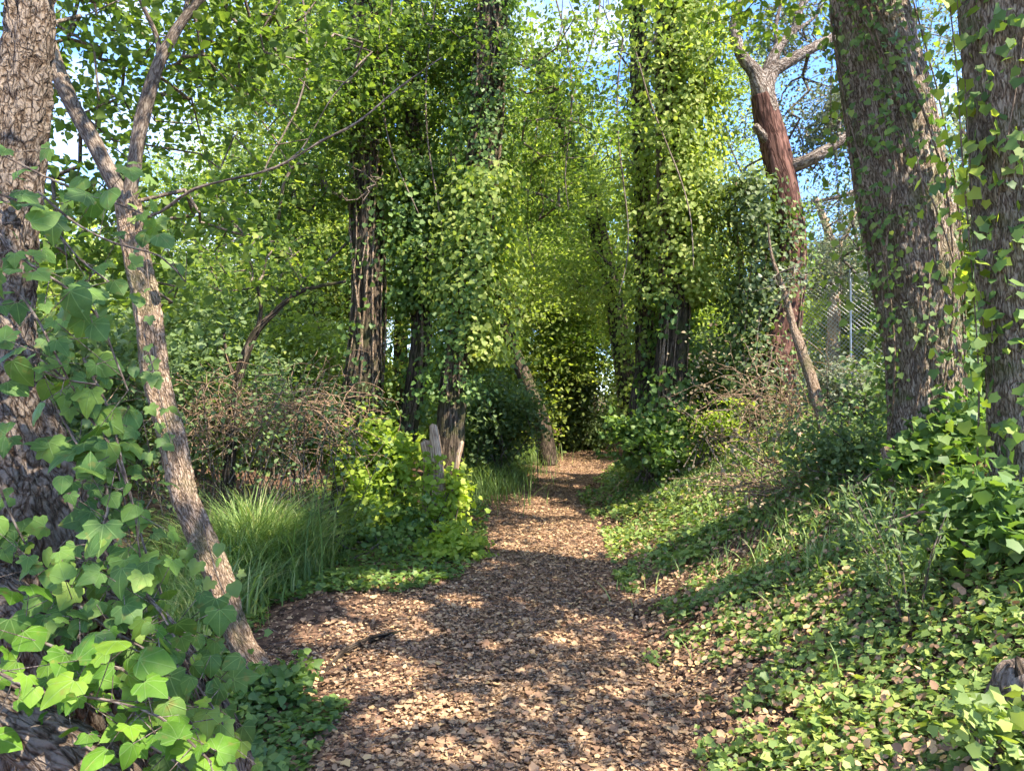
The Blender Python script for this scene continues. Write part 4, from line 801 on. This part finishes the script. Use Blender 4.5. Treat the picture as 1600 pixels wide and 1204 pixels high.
# slim sapling on the bank
sb = ground_hit(1425, 985); rt = empty('sapling', sb, 'many-stemmed sapling with narrow leaves growing from the bank', 'sapling')
s0, s1, lf = [], [], []
for k in range(13):
    a = R.rand() * 6.28; tp_ = sb + np.array([math.cos(a) * .22 - .06, math.sin(a) * .2, .45 + .35 * R.rand()]); md = sb + (tp_ - sb) * .5 + np.array([0, 0, .05]); st_ = sb + np.array([math.cos(a), math.sin(a), 0]) * .03
    s0 += [st_, md]; s1 += [md, tp_]
    for f in np.linspace(.25, 1, 60): lf.append((st_ + (tp_ - st_) * f + R.normal(0, .05, 3), tp_ - st_))
V, Fc, b = sticks(s0, s1, np.full(len(s0), .0028), np.full(len(s0), .0018), 5); mesh('stems', V, Fc, M['twig'], rt, True, b)
lp = np.array([q_[0] for q_ in lf]); ld = np.array([q_[1] for q_ in lf]); V, Fc = put_leaves(lp, .045 * (.6 + .7 * R.rand(len(lp))), rnd(len(lp)) + [0, 0, .6], ld + rnd(len(lp), .5), (LEAF2[0] * [.5, 1, 1], LEAF2[1])); mesh('foliage', V, Fc, M['shrub'], rt)

R.seed(55)
for k, (a_, b_, c_, d_, Y_) in enumerate([(860, -40, 905, 330, 9.5), (925, -40, 890, 260, 10), (600, -40, 640, 330, 8.8), (690, -40, 672, 420, 8.9), (985, 60, 960, 460, 10), (1010, 80, 1090, 420, 9.8), (470, -40, 430, 300, 8), (820, 60, 845, 420, 10.5)]):
    q0, q1 = P(a_, b_, Y_), P(c_, d_, Y_ - .3); qs = [q0 + (q1 - q0) * f + np.array([.14 * math.sin(f * 5 + k), .1 * math.cos(f * 4 + k), -.25 * math.sin(f * 3.14)]) for f in np.linspace(0, 1, 7)]
    V, Fc, b = tube(qs, [.012, .011, .011, .010, .009, .008, .005], 7, .06, .08); tag(mesh('bare_vine', V, Fc, M['twig'], None, True, b), 'thin bare vine hanging down among the leaves over the path', 'vine', 'bare vines hanging in the canopy')

# ------------------------------------------------------------------ large foreground ivy on the left
R.seed(60)
def hero_ivy(label, vines, mat, size, step, nrm0=(.25, -.75, .55), sp=.05, pet=.05):
    root = empty('climbing_ivy', vines[0][0], label, 'ivy', 'large-leaved ivy on the foreground tree'); tubes = []; Cs = []
    for v in vines:
        v = np.array(v); v = v[v[:, 1] > 0]; tubes.append(tube(v, np.linspace(.0045, .0025, len(v)), 7, .05, .02)); C, _ = smooth_path(v, np.ones(len(v)), step); Cs.append(C)
    C = np.vstack(Cs); n = len(C); tipdir = rnd(n, .55) + np.array([.15, -.1, -.9])
    off = rnd(n, sp); off[:, 1] -= .03; A = C + off
    p_ = sticks(C, A, np.full(n, .0013), np.full(n, .001), 5); V, Fc, b = join(tubes + [p_]); mesh('stems', V, Fc, M['twig'], root, True, b)
    nr = np.array(nrm0) + rnd(n, .38); s = size * (.4 + .95 * R.rand(n)); which = R.randint(0, 9, n); Vs, Fs, Us, o = [], [], [], 0
    for k in range(9):
        w = which == k
        if not w.any(): continue
        V, Fc = put_leaves(A[w], s[w], nr[w], tipdir[w], (HERO[k][0], HERO[k][1])); Vs.append(V); Fs.append(Fc + o); Us.append(np.tile(HERO[k][2], (w.sum(), 1))); o += len(V)
    mesh('leaves', np.vstack(Vs), np.vstack(Fs), mat, root, True, uv=np.vstack(Us))
def vine(*pts): return [P(*p) for p in pts]
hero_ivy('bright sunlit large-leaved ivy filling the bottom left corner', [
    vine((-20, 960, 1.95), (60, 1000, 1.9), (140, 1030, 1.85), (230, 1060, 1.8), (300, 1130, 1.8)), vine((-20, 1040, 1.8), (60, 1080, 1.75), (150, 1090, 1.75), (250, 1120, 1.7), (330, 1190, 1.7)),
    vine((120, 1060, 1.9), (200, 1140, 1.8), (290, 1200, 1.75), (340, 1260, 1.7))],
    M['herosunlit'], .062, .022, nrm0=(.35, -.45, .85), sp=.06)
hero_ivy('mid green large-leaved ivy spreading right from the foot of the foreground tree', [
    vine((110, 860, 2.1), (180, 900, 2.05), (250, 950, 2.05), (300, 1020, 2.05), (345, 1110, 2.1)), vine((150, 880, 2.05), (230, 930, 2.0), (280, 1010, 2.0), (310, 1090, 2.0), (350, 1180, 2.0)),
    vine((60, 880, 2.1), (140, 960, 2.0), (220, 1010, 1.95), (300, 1060, 1.95), (360, 1150, 1.95)), vine((20, 850, 2.1), (90, 930, 2.05), (160, 960, 2.0), (240, 1000, 2.0)), vine((190, 900, 2.1), (260, 960, 2.15), (310, 1050, 2.2), (350, 1150, 2.2)), vine((230, 1040, 2.1), (290, 1110, 2.1), (350, 1200, 2.0))],
    M['hero'], .060, .02, sp=.07)
hero_ivy('bluish green large ivy leaves standing off the right side of the foreground tree', [
    vine((130, 560, 2.25), (170, 640, 2.2), (190, 720, 2.15), (210, 800, 2.1), (220, 880, 2.1)), vine((130, 640, 2.2), (175, 700, 2.15), (205, 780, 2.15), (230, 870, 2.15), (260, 950, 2.15)),
    vine((60, 560, 2.2), (110, 600, 2.2), (150, 660, 2.2), (185, 740, 2.2), (200, 820, 2.2)), vine((150, 700, 2.2), (170, 790, 2.1), (150, 860, 2.1)), vine((-20, 700, 2.1), (10, 790, 2.1), (40, 850, 2.1)), vine((90, 640, 2.15), (130, 720, 2.15), (120, 790, 2.12))],
    M['hero'], .068, .032, sp=.06)
hero_ivy('loose drooping ivy leaves across the upper part of the foreground tree', [
    vine((-30, 330, 2.2), (30, 400, 2.15), (90, 440, 2.1), (150, 490, 2.1), (180, 560, 2.1), (200, 610, 2.1)), vine((-20, 420, 2.1), (40, 470, 2.05), (80, 540, 2.05), (110, 600, 2.1)),
    vine((-20, 500, 2.1), (40, 560, 2.1), (90, 590, 2.1), (150, 600, 2.1)), vine((60, 300, 2.5), (120, 350, 2.45), (180, 380, 2.4), (250, 400, 2.4), (290, 440, 2.4)), vine((-10, 300, 2.4), (60, 330, 2.4), (120, 400, 2.35), (170, 440, 2.3)), vine((0, 240, 2.6), (80, 280, 2.6), (160, 310, 2.6), (240, 340, 2.5))],
    M['hero'], .064, .034, nrm0=(.1, -.6, .5), sp=.07)
hero_ivy('ivy leaves scattered along the slim leaning trunk', [
    vine((205, 300, 4.0), (225, 380, 3.98), (235, 480, 3.98)), vine((318, 820, 3.95), (340, 900, 3.95), (375, 980, 3.95)), vine((225, 520, 4.0), (250, 620, 3.97), (270, 700, 3.96)), vine((385, 1040, 3.9), (430, 1110, 3.85))], M['ivy'], .065, .045, sp=.07)
